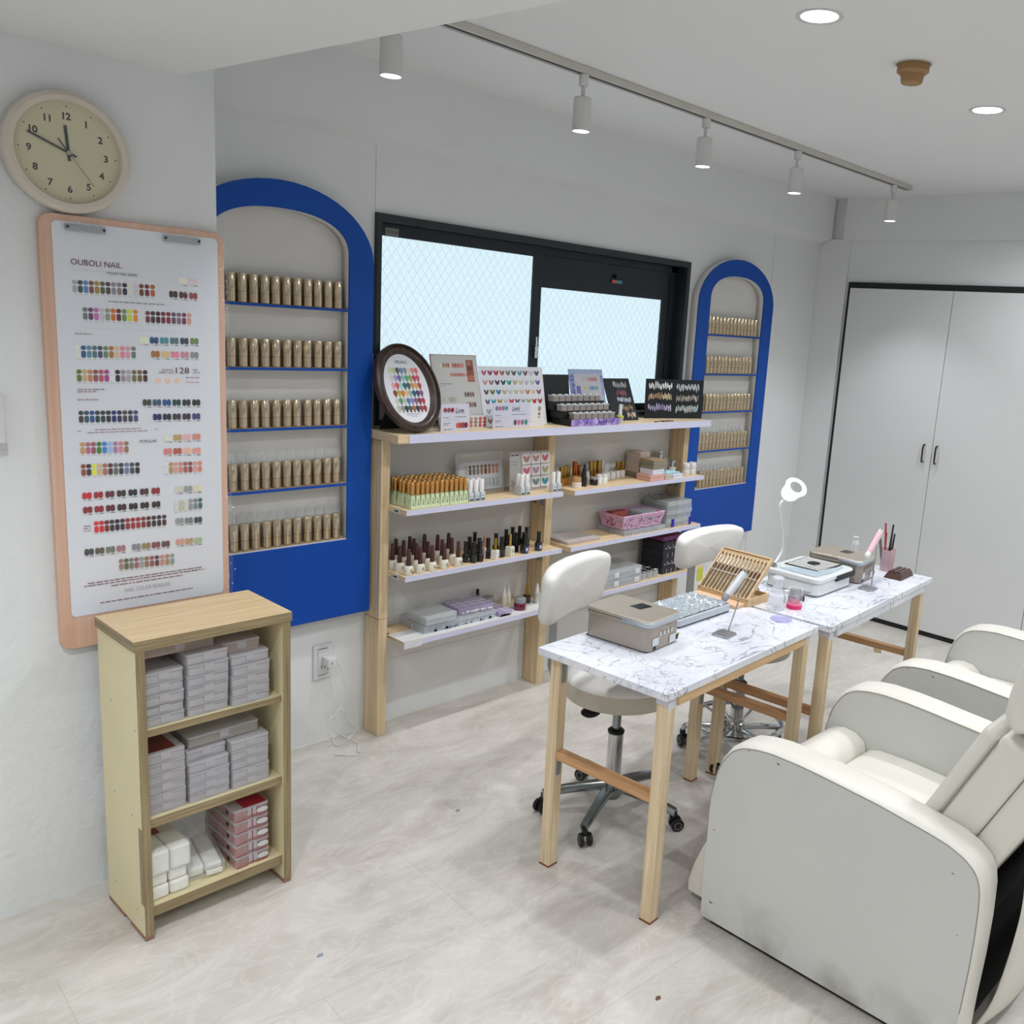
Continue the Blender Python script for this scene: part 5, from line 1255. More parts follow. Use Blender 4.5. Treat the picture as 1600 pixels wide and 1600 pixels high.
for k_ in range(n):
    m.v += [rp_(k_, ro, -.004), rp_(k_, ro, .004), rp_(k_, ri, .004), rp_(k_, ri, -.004)]
for k_ in range(n):
    a_, b_ = 4*k_, 4*((k_+1) % n)
    for j in range(4): m.f.append([a_+j, b_+j, b_+(j+1) % 4, a_+(j+1) % 4]); m.c.append(None)
m.build('ring_lamp', wg, dc, bevel=.0015)
# ---------------------------------------------------------------- small things between
t = thing('dispenser_bottle', 'clear plastic pump bottle standing between brush case and pink drill-bit jar', 'bottle', (2.652, 1.598, Zt))
M().lathe([(0, 0), (.030, 0), (.031, .002), (.031, .052), (.027, .058), (.023, .060), (.023, .072), (.018, .078), (.0, .078)], 24).build('bottle', mat('clear_reservoir', 'dfe2e8', .12, alpha=.35, spec=.7), t)
M().lathe([(0, .0785), (.0175, .0785), (.0175, .10), (.021, .104), (.021, .112), (.017, .116), (0, .116)], 24).build('pump_cap', mat('milky_cap', 'e2e4ea', .2, alpha=.6), t)
p = Print(); p.cur = hx('8ca0b8')
for q in range(4):
    a = -1.2+q*.2; p.add([(.0313*cos(a), .0313*sin(a), .018), (.0313*cos(a+.2), .0313*sin(a+.2), .018), (.0313*cos(a+.2), .0313*sin(a+.2), .05), (.0313*cos(a), .0313*sin(a), .05)], [(0, 1, 2, 3)])
p.build('blue_label', t)
t = thing('glass_cup', 'tiny clear glass jar in front of the brush case', 'jar', (2.603, 1.588, Zt))
M().lathe([(0, 0), (.011, 0), (.0125, .004), (.011, .018), (.0125, .02), (.0115, .021), (0, .021)], 16).build('glass', clear, t)
t = thing('clear_dish', 'thin clear purple-edged disc lying before the pink drill-bit jar', 'dish', tuple(onz(1220, 968, Zt)))
M().lathe([(0, 0), (.034, 0), (.037, .003), (.036, .0045), (.033, .002), (0, .002)], 32).build('dish', mat('purple_clear', 'b8b4e4', .1, alpha=.4, spec=.8), t)
t = thing('drill_bit_jar', 'hot pink based clear jar of metal drill bits', 'jar', (2.722, 1.567, Zt)); t.scale = (1.18, 1.18, 1.18)
hp = mat('hot_pink_plastic', 'e0246c', .3)
M().lathe([(0, 0), (.022, 0), (.024, .004), (.023, .012), (.016, .015), (.012, .022), (.008, .025), (0, .025)], 24).build('base', hp, t)
M().lathe([(.0235, .012), (.0235, .058), (.0225, .0595)], 28).build('clear_cover', mat('clear_plastic', 'eef2f4', .08, alpha=.22, var=0, spec=.8), t)
k = M()
for i in range(10): a = 2*pi*i/10; k.tube([(.015*cos(a), .015*sin(a), .014), (.015*cos(a), .015*sin(a), .036)], .0011, 5); k.tube([(.015*cos(a), .015*sin(a), .036), (.015*cos(a), .015*sin(a), .056)], .0026, 6)
k.build('drill_bits', steel, t)
t = thing('nail_drill_pen', 'white and black nail drill handpiece lying on its rest beside the dust collector', 'nail drill', (2.80, 1.592, Zt))
M().tube([(-.055, .035, .038), (-.02, .022, .034)], .0085, 12).build('handle_rear', wg, t); M().tube([(-.0195, .0218, .034), (.004, .013, .031)], .0095, 12).build('grip', blp, t); M().tube([(.0045, .0128, .031), (.04, 0, .027), (.06, -.008, .025)], [.0085, .006, .0015], 12).build('tip', steel, t)
M().box(-.026, -.020, .0, .032, 0, .022).box(.018, .024, -.006, .016, 0, .018).box(-.026, .024, .005, .012, 0, .003).build('rest', blp, t, smooth=0)
t = tag(M().tube(sm([(2.885, 1.84, Zt+.02), (2.85, 1.865-.02, Zt+.012), (2.80, 1.83, Zt+.003), (2.775, 1.79, Zt+.003), (2.78, 1.76, Zt+.003), (2.80, 1.765, Zt+.004), (2.795, 1.785, Zt+.007), (2.775, 1.775, Zt+.004), (2.772, 1.74, Zt+.003), (2.785, 1.72, Zt+.003)]), .0018, 6).build('power_cord', blp), 'thin black power cord curled behind the dust collector', 'cord')
# pen holder
t = thing('pen_holder', 'clear pink-lined cup of brushes and pens at the far end of the table', 'cup', (3.522, 1.614, Zt))
M().lathe([(0, 0), (.027, 0), (.031, .09), (.0295, .09), (.026, .003), (0, .003)], 28).build('cup', mat('pinkish_clear', 'e0c8cc', .15, alpha=.45, spec=.7), t)
pkp = mat('coral_pink_stick', 'e08c90', .4); pens = []
def pen(lab, x, y, dx, dy, z0, z1, r0, m0, tip=None):
    q = thing('nail_pen', lab, 'pen', (3.522, 1.614, Zt), 0, 'pens and brushes in the pink cup')
    M().tube([(x, y, z0), (x+dx, y+dy, z1)], r0, 8).build('barrel', m0, q)
    if tip: M().tube([(x+dx, y+dy, z1+.0005), (x+dx*1.1, y+dy*1.1, z1+.012)], r0*.8, 8).build('end', tip, q)
pen('tall red pen standing highest in the pink cup', -.006, .004, -.018, .012, .005, .20, .0038, mat('bright_red_pen', 'c02030', .3))
pen('grey transparent file behind the red pen in the pink cup', -.012, .012, -.02, .02, .005, .15, .006, mat('smoky_grey', '6c6468', .3))
for i, (x, y, dx, dy, z1) in enumerate(((.0, -.006, .0, 0, .125), (.008, .003, .01, 0, .118), (.014, -.004, .016, 0, .13), (-.003, .01, .004, .01, .135), (.016, .008, .026, .004, .165))):
    pen('%s black pen from the left in the pink cup' % ORD[i], x, y, dx, dy, .005, z1+.022, .0038, mat('black_pen', '1c1c20', .3))
for i in range(5):
    pen('%s coral pink stick from the left in the pink cup' % ORD[i], -.016+i*.008, -.015+.002*i, .002, -.003, .005, .088, .0032, pkp)
t = thing('film_wrapped_bottle', 'crumpled clear wrapped bottle behind the pink mini lamp', 'bottle', (3.44, 1.725, Zt))
M().lathe([(0, 0), (.018, 0), (.019, .05), (.012, .075), (.016, .10), (.010, .118), (.013, .13), (0, .132)], 12).build('bottle', clearw, t, smooth=20)
t = thing('ribbed_block', 'dark brown ribbed rest block at the far end of the farther table', 'rest block', (3.475, 1.535, Zt), radians(4))
bk = mat('chocolate_brown', '43241c', .3, coat=.3)
m = M(); m.prism([(-.035, 0), (.035, 0), (.024, .02), (-.024, .02)], -.062, .062, 0)
M().add(*(lambda: ([(-.07, -.037, 0), (.07, -.037, 0), (.07, .037, 0), (-.07, .037, 0), (-.055, -.028, .022), (.06, -.028, .022), (.06, .028, .022), (-.055, .028, .022)], [(3, 2, 1, 0), (4, 5, 6, 7), (0, 1, 5, 4), (1, 2, 6, 5), (2, 3, 7, 6), (3, 0, 4, 7)]))()).build('block', bk, t, smooth=0, bevel=.002)
k = M()
for y in (-.019, 0, .019): k.prism([(y-.0075, .0222), (y+.0075, .0222), (y+.005, .0275), (y-.005, .0275)], -.052, .057, 0)
k.build('ribs', bk, t, smooth=0)
# ================================================================ stools
leath = mat('white_leatherette', 'dfddd9', .42, var=.03, vscale=5, bump=.06, bscale=160)
lside = mat('darker_white_leatherette', 'c2bcae', .45, var=.05, vscale=8, bump=.06, bscale=160)  # darker, warmer tone for the seat side
gun = mat('polished_gunmetal', '8c9396', .18, metal=.95, var=.05)
rub = mat('black_caster_rubber', '131416', .4)
def caster(parent, x, y, r, ang, wheel=.022):
    T = Matrix.Translation((x, y, 0)) @ Matrix.Rotation(ang, 4, 'Z')
    c = M().lathe([(0, .052), (.012, .052), (.012, .066), (0, .066)], 14, T).box(-.012, .016, -.007, .007, .034, .054, T).build('caster', rub, parent, bevel=.001)
    for s_ in (-1, 1):
        M().lathe([(0, 0), (wheel*.85, 0), (wheel, .003), (wheel, .010), (wheel*.8, .013), (0, .013)], 20, T @ Matrix.Translation((.012, s_*.0078, wheel+.0005)) @ Matrix.Rotation(-s_*pi/2, 4, 'X')).build('wheel', rub, c)
        M().lathe([(wheel*.5, .0132), (wheel*.56, .0132), (wheel*.56, .0138), (wheel*.5, .0138)], 18, cap=False, T= T @ Matrix.Translation((.012, s_*.0078, wheel+.0005)) @ Matrix.Rotation(-s_*pi/2, 4, 'X')).build('wheel_ring', mat('grey_hub_ring', 'a4a8aa', .3, metal=.6), c)
def backpad(t, cx, cy, cz, yaw, w, h, th):
    T = Matrix.Translation((cx, cy, cz)) @ Matrix.Rotation(yaw, 4, 'Z') @ Matrix.Rotation(radians(6), 4, 'X')
    vs = []; 
    def sup(a_, n_=5.4): c_, s_ = cos(a_), sin(a_); return math.copysign(abs(c_)**(2/n_), c_), math.copysign(abs(s_)**(2/n_), s_)
    m = M(); N_ = 48; rings = [(.0, -.5), (.80, -.5), (.93, -.42), (1, -.2), (1, .2), (.93, .42), (.80, .5), (0, .5)]
    for k_, yy in rings:
        for i in range(N_):
            sx, sz = sup(2*pi*i/N_); x = sx*w/2*k_*(1+.05*sz); z = sz*h/2*k_
            m.v.append(T @ Vector((x, yy*th+(-.09*(x/(w/2))**2*.35), z)))
    for j in range(len(rings)-1):
        for i in range(N_): m.f.append([j*N_+i, j*N_+(i+1) % N_, (j+1)*N_+(i+1) % N_, (j+1)*N_+i]); m.c.append(None)
    m.build('backrest', leath, t, smooth=60)
def stool(label, x, y, yaw, star, zt, ring=False, bw=.36, bh=.195, bz=.768, boff=.2, angles=None, R_=.235, bx=0):
    t = thing('rolling_stool', label, 'stool', (x, y, 0), 0)
    r_ = .182
    M().lathe([(0, zt-.085), (r_*.9, zt-.085), (r_*.985, zt-.078), (r_, zt-.06), (r_, zt-.022)], 56).build('seat_side', lside, t, smooth=50)
    M().lathe([(r_+.0005, zt-.0219), (r_+.003, zt-.018), (r_+.0005, zt-.014), (r_*.97, zt-.006), (r_*.85, zt), (0, zt+.003)], 56).build('seat', leath, t, smooth=50)
    M().lathe([(0, zt-.10), (.06, zt-.10), (.06, zt-.086), (0, zt-.086)], 24).build('seat_plate', rub, t)
    M().lathe([(0, .30), (.0145, .30), (.0145, zt-.10), (0, zt-.10)], 20).build('piston', gun, t)
    M().lathe([(.0, .288), (.028, .288), (.0285, .296), (.02, .303), (0, .303)], 24).build('collar', rub, t)
    M().lathe([(0, .09), (.0255, .09), (.0255, .287), (0, .287)], 28).build('column', chrome, t)
    if not ring:
        M().lathe([(0, .055), (.028, .055), (.036, .07), (.034, .10), (.028, .112), (0, .112)], 28).build('hub', gun, t)
        for a_ in angles:
            d = Vector((cos(a_), sin(a_), 0)); s_ = Vector((-sin(a_), cos(a_), 0)); m = M(); K = 8
            for i in range(K+1):
                u = i/K; rr_ = .02+(R_-.02)*u; w_ = .020-.006*u; zc = .094-.010*u-.024*u*u+.004; hh = .017-.004*u
                for (a2, b2) in ((-1, -.7), (1, -.7), (1.0, .2), (.55, 1), (-.55, 1), (-1.0, .2)): m.v.append(tuple(d*rr_+s_*(w_*a2)+Vector((0, 0, zc+hh*b2))))
            for i in range(K):
                for j in range(6): m.f.append([i*6+j, i*6+(j+1) % 6, (i+1)*6+(j+1) % 6, (i+1)*6+j]); m.c.append(None)
            m.f.append(list(range(6))[::-1]); m.f.append(list(range(K*6, K*6+6))); m.c += [None, None]
            l = m.build('base_leg', gun, t, smooth=40, bevel=.001)
            caster(t, x=cos(a_)*(R_-.008), y=sin(a_)*(R_-.008), r=0, ang=a_+.7)
    else:
        M().lathe([(0, .075), (.034, .075), (.034, .13), (.029, .135), (.029, .15), (0, .15)], 24).build('hub', chrome, t)
        for a_ in angles:
            c_, s_ = cos(a_), sin(a_)
            M().tube(sm([(c_*.03, s_*.03, .105), (c_*.10, s_*.10, .10), (c_*(R_-.03), s_*(R_-.03), .087), (c_*(R_-.008), s_*(R_-.008), .082), (c_*R_, s_*R_, .066)]), .011, 10).build('base_leg', chrome, t)
            caster(t, x=c_*R_, y=s_*R_, r=0, ang=a_+2.2, wheel=.024)
        fr_ = .178
        M().tube([(fr_*cos(2*pi*i/40), fr_*sin(2*pi*i/40), .135) for i in range(40)], .0105, 10, closed=True).build('foot_ring', chrome, t)
        for a_ in angles: M().tube([(cos(a_+.6)*.03, sin(a_+.6)*.03, .11), (cos(a_+.6)*fr_, sin(a_+.6)*fr_, .135)], .006, 8).build('ring_spoke', chrome, t)
    bd_ = Vector((-sin(yaw), cos(yaw), 0)); off = bd_*boff+Vector((cos(yaw), sin(yaw), 0))*bx
    backpad(t, off.x, off.y, bz, yaw, bw, bh, .058)
    T = Matrix.Translation((off.x, off.y, 0)) @ Matrix.Rotation(yaw, 4, 'Z')
    pr = [(.0, bz+.02), (.012, bz-.10), (.010, zt-.02), (-.01, zt-.07), (-.06, zt-.092), (-.17, zt-.094)]
    m = M()
    for (y_, z_) in pr:
        for xx, dy in ((-.022, 0), (.022, 0), (.022, .006), (-.022, .006)): m.v.append(T @ Vector((xx, y_+.033+dy, z_-(.0 if dy == 0 else .003))))
    for i in range(len(pr)-1):
        for j in range(4): m.f.append([i*4+j, i*4+(j+1) % 4, (i+1)*4+(j+1) % 4, (i+1)*4+j]); m.c.append(None)
    m.f.append([3, 2, 1, 0]); m.f.append([len(m.v)-4+q for q in range(4)]); m.c += [None, None]
    m.build('back_bracket', steel, t, smooth=30)
    lv = M().tube([(0, 0, zt-.094), (-.085, .005, zt-.108)], .005, 8).build('lever', rub, t)
    M().lathe([(0, -.008), (.025, -.007), (.032, 0), (.025, .007), (0, .008)], 20, Matrix.Translation((-.122, .008, zt-.114)) @ Matrix.Rotation(.3, 4, 'X') @ Matrix.Diagonal((1.25, .8, 1, 1))).build('lever_paddle', rub, lv)
    return t
stool('white leatherette stool with polished star base, behind the nearer table', 2.17, 1.865, radians(16), 1, .505, angles=[radians(a_) for a_ in (201, 139, 67, 287, 355)], boff=.195, bx=-.035, bw=.40)
stool('white leatherette stool with chrome foot ring, behind the farther table', 2.86, 1.845, radians(1), 0, .515, ring=True, angles=[radians(120+72*i) for i in range(5)], bw=.40, bh=.14, bz=.80, boff=.215, bx=-.02, R_=.205)
# ================================================================ recliners
cream = mat('cream_leather', 'dedbd2', .38, var=.025, vscale=4, bump=.05, bscale=140)
def shaded_worn_leather():
    m = mat('shaded_leather_side', 'c9cac6', .45, var=.02, vscale=3, bump=.04, bscale=140)  # greyer base paints the shade of the viewer-facing side into the leather
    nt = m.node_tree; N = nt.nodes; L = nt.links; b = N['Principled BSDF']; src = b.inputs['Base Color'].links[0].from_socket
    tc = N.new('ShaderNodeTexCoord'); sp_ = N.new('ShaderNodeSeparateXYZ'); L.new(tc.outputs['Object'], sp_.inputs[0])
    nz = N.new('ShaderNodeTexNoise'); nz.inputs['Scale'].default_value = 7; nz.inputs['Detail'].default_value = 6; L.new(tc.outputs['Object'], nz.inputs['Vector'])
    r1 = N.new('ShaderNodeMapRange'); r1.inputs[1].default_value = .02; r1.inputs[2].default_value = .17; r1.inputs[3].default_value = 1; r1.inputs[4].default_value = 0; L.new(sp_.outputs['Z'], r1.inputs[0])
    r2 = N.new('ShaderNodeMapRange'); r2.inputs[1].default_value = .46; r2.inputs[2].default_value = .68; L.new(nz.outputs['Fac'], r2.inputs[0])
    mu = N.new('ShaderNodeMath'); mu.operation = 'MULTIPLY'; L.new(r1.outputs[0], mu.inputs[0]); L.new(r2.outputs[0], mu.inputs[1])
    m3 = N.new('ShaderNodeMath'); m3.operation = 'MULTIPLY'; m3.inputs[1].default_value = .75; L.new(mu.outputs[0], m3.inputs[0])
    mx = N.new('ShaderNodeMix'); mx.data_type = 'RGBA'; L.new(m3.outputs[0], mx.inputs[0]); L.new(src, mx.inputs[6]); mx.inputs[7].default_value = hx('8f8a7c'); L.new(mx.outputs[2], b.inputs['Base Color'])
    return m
cside = shaded_worn_leather()
dark = mat('black_recliner_inside', '0c0d10', .8)
seam = mat('dark_seam_thread', '8c8a82', .7)
prof = [(1.298, .022), (1.303, .25), (1.303, .38), (1.289, .46), (1.272, .505), (1.246, .543), (1.214, .564), (1.172, .575), (1.122, .581), (1.045, .581), (.968, .577), (.894, .571), (.824, .566), (.756, .557), (.694, .549), (.645, .54), (.606, .525), (.580, .506), (.566, .482), (.559, .445), (.556, .364), (.557, .263), (.562, .148), (.565, .022)]
def arm(t, x0, x1, near):
    m = M(); yc, zc = .93, .25
    lays = [(0, .985), (.008, .997), (.016, 1.0), (x1-x0-.016, 1.0), (x1-x0-.008, .997), (x1-x0, .985)]
    n = len(prof)
    for dx, k_ in lays:
        for (y, z) in prof: m.v.append((x0+dx, yc+(y-yc)*k_, .022+(z-.022)*(k_ if z > .1 else 1)))
    for j in range(len(lays)-1):
        for i in range(n): m.f.append([j*n+i, j*n+(i+1) % n, (j+1)*n+(i+1) % n, (j+1)*n+i]); m.c.append(None)
    m.f.append(list(range(n))); m.f.append(list(range((len(lays)-1)*n, len(lays)*n))[::-1]); m.c += [None, None]
    o = m.build('armrest', cream, t, smooth=40)
    xs = (x0-.0006,) if near else (x0-.0006,)
    for x in (x0-.0004, x1+.0004):
        pts = [(x, yc+(y-yc)*.982, .022+(z-.022)*.98) for y, z in prof[1:-1]]
        M().tube(sm(pts, 3), .0013, 5).build('seam', seam, o)
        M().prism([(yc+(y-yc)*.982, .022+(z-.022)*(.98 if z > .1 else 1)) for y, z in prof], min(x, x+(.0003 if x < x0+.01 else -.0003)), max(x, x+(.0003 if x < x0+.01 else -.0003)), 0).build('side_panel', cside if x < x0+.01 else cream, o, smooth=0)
    return o
scuff = mat('dark_scuff', '55534c', .8)
def recliner(label, X0, full_=True):
    t = thing('recliner_armchair', label, 'armchair', (0, 0, 0))
    W_ = .71; at = .10
    a_n = arm(t, X0, X0+at, True); arm(t, X0+W_-at, X0+W_, False)
    xa, xb = X0+at+.001, X0+W_-at-.001
    for yy, zz, q in ((1.10, .552, .006), (1.262, .075, .007), (1.275, .29, .004), (.63, .47, .004), (1.19, .555, .004), (.60, .33, .003)):
        M().prism([(yy-q, zz), (yy+q*.3, zz-q*.35), (yy+q, zz+q*.5), (yy, zz+q*.3)], X0-.0007, X0-.0003, 0).build('scuff_mark', scuff, a_n, smooth=0)
    def cushion(name, prof_, m_, x0=xa, x1=xb, bv=.018, seg=4, lab=None):
        o = M().prism(prof_, x0, x1, 0).build(name, m_, t, lab, smooth=50, bevel=bv, seg=seg); return o
    # seat: long cushion, then the rolled front
    cushion('seat_cushion', [(.80, .34), (.825, .388), (.90, .395), (1.0, .40), (1.10, .398), (1.138, .385), (1.15, .36), (1.15, .30), (.80, .30)], cream, bv=.01)
    cushion('seat_front_roll', [(1.152, .30), (1.145, .375), (1.155, .405), (1.185, .425), (1.225, .43), (1.262, .42), (1.292, .395), (1.31, .355), (1.318, .30), (1.32, .22), (1.16, .22)], cream, bv=.008)
    cushion('footrest', [(1.242, .218), (1.320, .218), (1.320, .03), (1.242, .03)], cream, bv=.012)
    M().prism([(1.322, .205), (1.340, .20), (1.372, .12), (1.388, .06), (1.386, .025), (1.322, .025)], X0+.055, xb, 0).build('footrest_skirt', cream, t, smooth=50, bevel=.008)
    M().box(xa, xb, .59, 1.24, .03, .217).box(xa, xb, .59, 1.14, .2171, .299).build('frame', dark, t, smooth=0)
    M().box(X0+.02, X0+W_-.02, .60, 1.27, 0, .0215).build('base_rail', blp, t, smooth=0)
    # back: front pillow, middle layer, shell
    def sl(off0, off1, zb, zt_, dy=0.0):   # slab parallel to the back line
        L0 = Vector((.822, .40)); d = Vector((-.42, .907)); nn_ = Vector((-.907, -.42))
        s0 = (zb-.40)/.907; s1 = (zt_-.40)/.907
        P_ = lambda s_, o_: tuple(L0+d*s_+nn_*o_)
        return [P_(s0, off0), P_(s1, off0), P_(s1, off1), P_(s0, off1)]
    b_ = cushion('back_cushion', sl(-.002, .038, .41, .79), cream, bv=.016, seg=5)
    cushion('back_side_layer', sl(.0385, .127, .40, .80), cream, bv=.012)
    cushion('back_shell', sl(.1275, .20, .385, .80), cream, x0=xa+.002, x1=xb-.002, bv=.015)
    cushion('headrest', [(.545, .800), (.575, .789), (.600, .797), (.611, .83), (.607, .88), (.594, .94), (.562, 1.01), (.50, 1.055), (.44, 1.04), (.40, .97), (.405, .86), (.44, .80), (.49, .805)], cream, bv=.022, seg=5)
    for x in (xa+.0, xb):
        s_ = sl(.0381, .0383, .42, .78); M().tube([(x, s_[0][0], s_[0][1]), (x, s_[1][0], s_[1][1])], .0016, 5).build('seam', seam, b_)
    # loose cover flap hanging at the rear
    def flap(u, v):
        y = .55-.085*sin(pi*min(1, v*1.02)*.62+.05)-.0*u; z = .03+.42*v
        y = .574-.064*sin(pi*.5*min(1, v*1.5))-.05*sin(pi*u)*(1-v)**.5*.6
        return (xa+.012+u*(xb-xa-.024), y-.004*sin(9*v+3*u), z)
    o = M().grid(flap, 10, 20).build('rear_flap', cream, t, smooth=60); s_ = o.modifiers.new('t', 'SOLIDIFY'); s_.thickness = .006
    return t
recliner('cream leather recliner nearest the viewer, its scuffed arm side filling the lower right', 1.922)
recliner('cream leather recliner farther away, beyond the nearest one and before the closet', 2.862)
# ================================================================ small pine cabinet
cb_ = thing('open_cabinet', 'small open pine-edged cabinet with cream sides standing before the poster board', 'cabinet', (1.003, 2.33, 0))
T = Matrix.Translation((-1.003, -2.33, 0))
csd = mat('cream_painted_ply', 'd8cda6', .5, var=.03, vscale=5)
gt = wood('striped_top_veneer', 'dcc6a0', 'c4a67c', 0, 1.3, .45, knots=False)
ge = wood('olive_edge_tape', '9a8a68', '7c6c4e', 2, 1.3, .5, knots=False); gex = wood('olive_edge_tape_x', '9c8c6a', '7c6c4e', 0, 1.3, .5, knots=False)
ced = wood('cabinet_inside_ply', 'd6bd90', 'c8ac7c', 0, .7, knots=False)
x0, x1, y0, y1, H_ = .803, 1.203, 2.208, 2.452, .802
tp_ = M().box(x0, x1, y0, y1, H_-.026, H_, T).build('top', gt, cb_, smooth=0)
M().box(x0-.0006, x1+.0006, y0-.0008, y0-.0001, H_-.026, H_-.0006, T).build('edge_tape', gex, tp_, smooth=0)
M().box(x0-.0008, x0-.0001, y0, y1, H_-.026, H_-.0006, T).build('edge_tape', wood('olive_edge_tape_y', '9c8c6a', '7c6c4e', 1, 1.3, .5, knots=False), tp_, smooth=0)
for (a_, b2) in ((x0+.004, x0+.024), (x1-.024, x1-.004)):
    s_ = M().box(a_, b2, y0+.002, y1, .012, H_-.0265, T).build('side_panel', csd, cb_, smooth=0, bevel=.001)
    M().box(a_-.0004, b2+.0004, y0+.0005, y0+.0018, .012, H_-.0265, T).build('edge_tape', ge, s_, smooth=0)
    M().box(a_, b2, y0+.002, y0+.10, 0, .0118, T).box(a_, b2, y0+.14, y1, 0, .0118, T).build('foot_strip', mat('reddish_floor_strip', '947060', .6), s_, smooth=0)
    if a_ < 1:
        M().box(a_-.0008, a_-.0001, y0+.002, y0+.022, .10, .31, T).build('edge_patch', ge, s_, smooth=0)
        k = M()
        for yy, zz in ((.02, .57), (.17, .60), (.06, .33), (.17, .35), (.05, .07), (.02, .055), (.19, .08)): k.lathe([(0, 0), (.0028, 0), (.0024, .0012), (0, .0006)], 10, T @ Matrix.Translation((a_, y0+yy, zz)) @ Matrix.Rotation(-pi/2, 4, 'Y'))
        k.build('screw_heads', steel, s_)
for z, th in ((.565, .018), (.326, .024), (.084, .028)):
    s_ = M().box(x0+.0245, x1-.0245, y0+.014, y1-.004, z-th, z, T).build('shelf', csd, cb_, smooth=0)
    M().box(x0+.0248, x1-.0248, y0+.0125, y0+.0138, z-th, z-.0004, T).build('edge_tape', gex, s_, smooth=0)
# plastic boxes
frost = mat('frosted_box', 'c4c2c6', .22, alpha=.62, var=.04, spec=.7); frostl = mat('frosted_box_lid', 'cfcdd2', .2, alpha=.5, var=.04, spec=.7)
fwarm = mat('warm_frosted_box', 'c8b8b0', .22, alpha=.6, var=.04)
inn = mat('white_tip_bags', 'b9b4b8', .5, var=.25, vscale=50)
def pbox(lab, x0, x1, y0_, y1_, z, h, m_=None, grp=None, inner=True, rz=0, bits=None):
    cx_, cy_ = (x0+x1)/2, (y0_+y1_)/2; w, d = (x1-x0)/2, (y1_-y0_)/2
    t = thing('storage_box', lab, 'plastic box', (cx_, cy_, z), rz, grp)
    M().rbox(-w+.001, w-.001, -d+.001, d-.001, 0, h-.0085, .005, 3).build('body', m_ or frost, t, smooth=40)
    M().rbox(-w, w, -d, d, h-.008, h, .006, 3).build('lid', frostl, t, smooth=40, bevel=.0015)
    M().box(-.012, .012, -d-.0012, -d+.0008, h*.25, h-.004).build('latch', frost, t, smooth=0)
    if inner: M().box(-w+.008, w-.008, -d+.008, d-.008, .002, h-.012).build('contents', bits or inn, t, smooth=0)
    return t
rg = random.Random(8)
A_, B_, C_ = (.8305, .928), (.9335, 1.040), (1.045, 1.150)
hh = .0272
for nm, (a_, b2), z0, n_, ys in (('left', A_, .5655, 5, 2.232), ('middle', B_, .5655, 6, 2.228), ('right', C_, .5655, 5, 2.226)):
    for i in range(n_):
        dx = rg.uniform(-.0015, .002) if nm != 'left' else 0; dy = rg.uniform(-.003, .003)+(.004 if i == n_-1 else 0)
        pbox('%s frosted box from the bottom in the %s stack on the cabinet\'s top shelf' % (ORD[i], nm), a_+max(0, dx), b2+min(0, dx), ys+dy, 2.42, z0+i*(hh+.0008), hh, grp='frosted boxes on the top shelf of the cabinet')
pbox('wide flat frosted box lying across the back of the stacks on the cabinet\'s top shelf', .842, 1.02, 2.262, 2.425, .5655+6*(hh+.0008), .031, fwarm, inner=False)
pbox('frosted box lying on the right stack of the cabinet\'s top shelf, at the back', 1.032, 1.135, 2.25, 2.42, .5655+5*(hh+.0008), .030, fwarm, inner=False)
pk_ = mat('pinkish_bits', 'a88c90', .5, var=.35, vscale=45); bl_ = mat('bluish_bits', 'a8acc0', .5, var=.3, vscale=45)
for nm, (a_, b2), n_, ys, bt in (('left', A_, 6, 2.232, pk_), ('middle', B_, 4, 2.230, bl_), ('right', C_, 5, 2.230, inn)):
    for i in range(n_):
        t = pbox('%s frosted box from the bottom in the %s stack on the cabinet\'s middle shelf' % (ORD[i], nm), a_, b2, ys+rg.uniform(0, .004), 2.42, .3265+i*.0275, .0265, bits=bt, grp='frosted boxes on the middle shelf of the cabinet')
    if nm == 'left': M().box(-.045, .03, -.08, .08, .0266, .0272).build('red_card', mat('dark_red_card', '6e2a24', .5, var=.25, vscale=25), t, smooth=0)
pbox('wide flat frosted box across the middle and right stacks on the cabinet\'s middle shelf', .945, 1.135, 2.262, 2.425, .3265+5*.0275+.001, .030, mat('grey_frosted_box', 'b4afa8', .25, alpha=.7), inner=False)
pbox('frosted box on the middle stack under the wide flat box, cabinet\'s middle shelf', .9345, 1.039, 2.250, 2.42, .3265+4*.0275, .0265, inner=True)
# tissue packs, leaning pack, red-trimmed packs on the bottom shelf
tis = mat('white_tissue', 'e2e2dc', .8, var=.03, vscale=30, bump=.25, bscale=60)
def soft(name, lab, x0, x1, y0_, y1_, z, h, m_, rot=None, parts=2):
    t = thing(name, lab, 'pack', ((x0+x1)/2, (y0_+y1_)/2, z), rot=rot or (0, 0, 0)); w, d = (x1-x0)/2, (y1_-y0_)/2
    g = .0012
    for i in range(parts):
        a_ = -w+2*w*i/parts+g; b2 = -w+2*w*(i+1)/parts-g
        M().rbox(a_, b2, -d, d, 0, h, .008, 4).build('pad_block', m_, t, smooth=50, bevel=.006, seg=3)
    return t
soft('cotton_pad_pack', 'lowest white cotton pad pack at the left of the cabinet\'s bottom shelf', .8305, .932, 2.24, 2.42, .0845, .036, tis)
soft('cotton_pad_pack', 'middle white cotton pad pack at the left of the cabinet\'s bottom shelf', .8305, .928, 2.243, 2.42, .1212, .034, tis)
t = soft('cotton_pad_pack', 'thick glossy topmost cotton pad pack at the left of the cabinet\'s bottom shelf', .8305, .935, 2.236, 2.42, .156, .062, tis)
M().rbox(-.053, .054, -.0935, .05, -.0005, .0635, .01).build('clear_wrap', clear, t, bevel=.004)
M().box(-.04, .01, .0, .06, .0645, .0652).build('red_sticker', mat('brick_red_sticker', '9a4a34', .5), t, smooth=0)
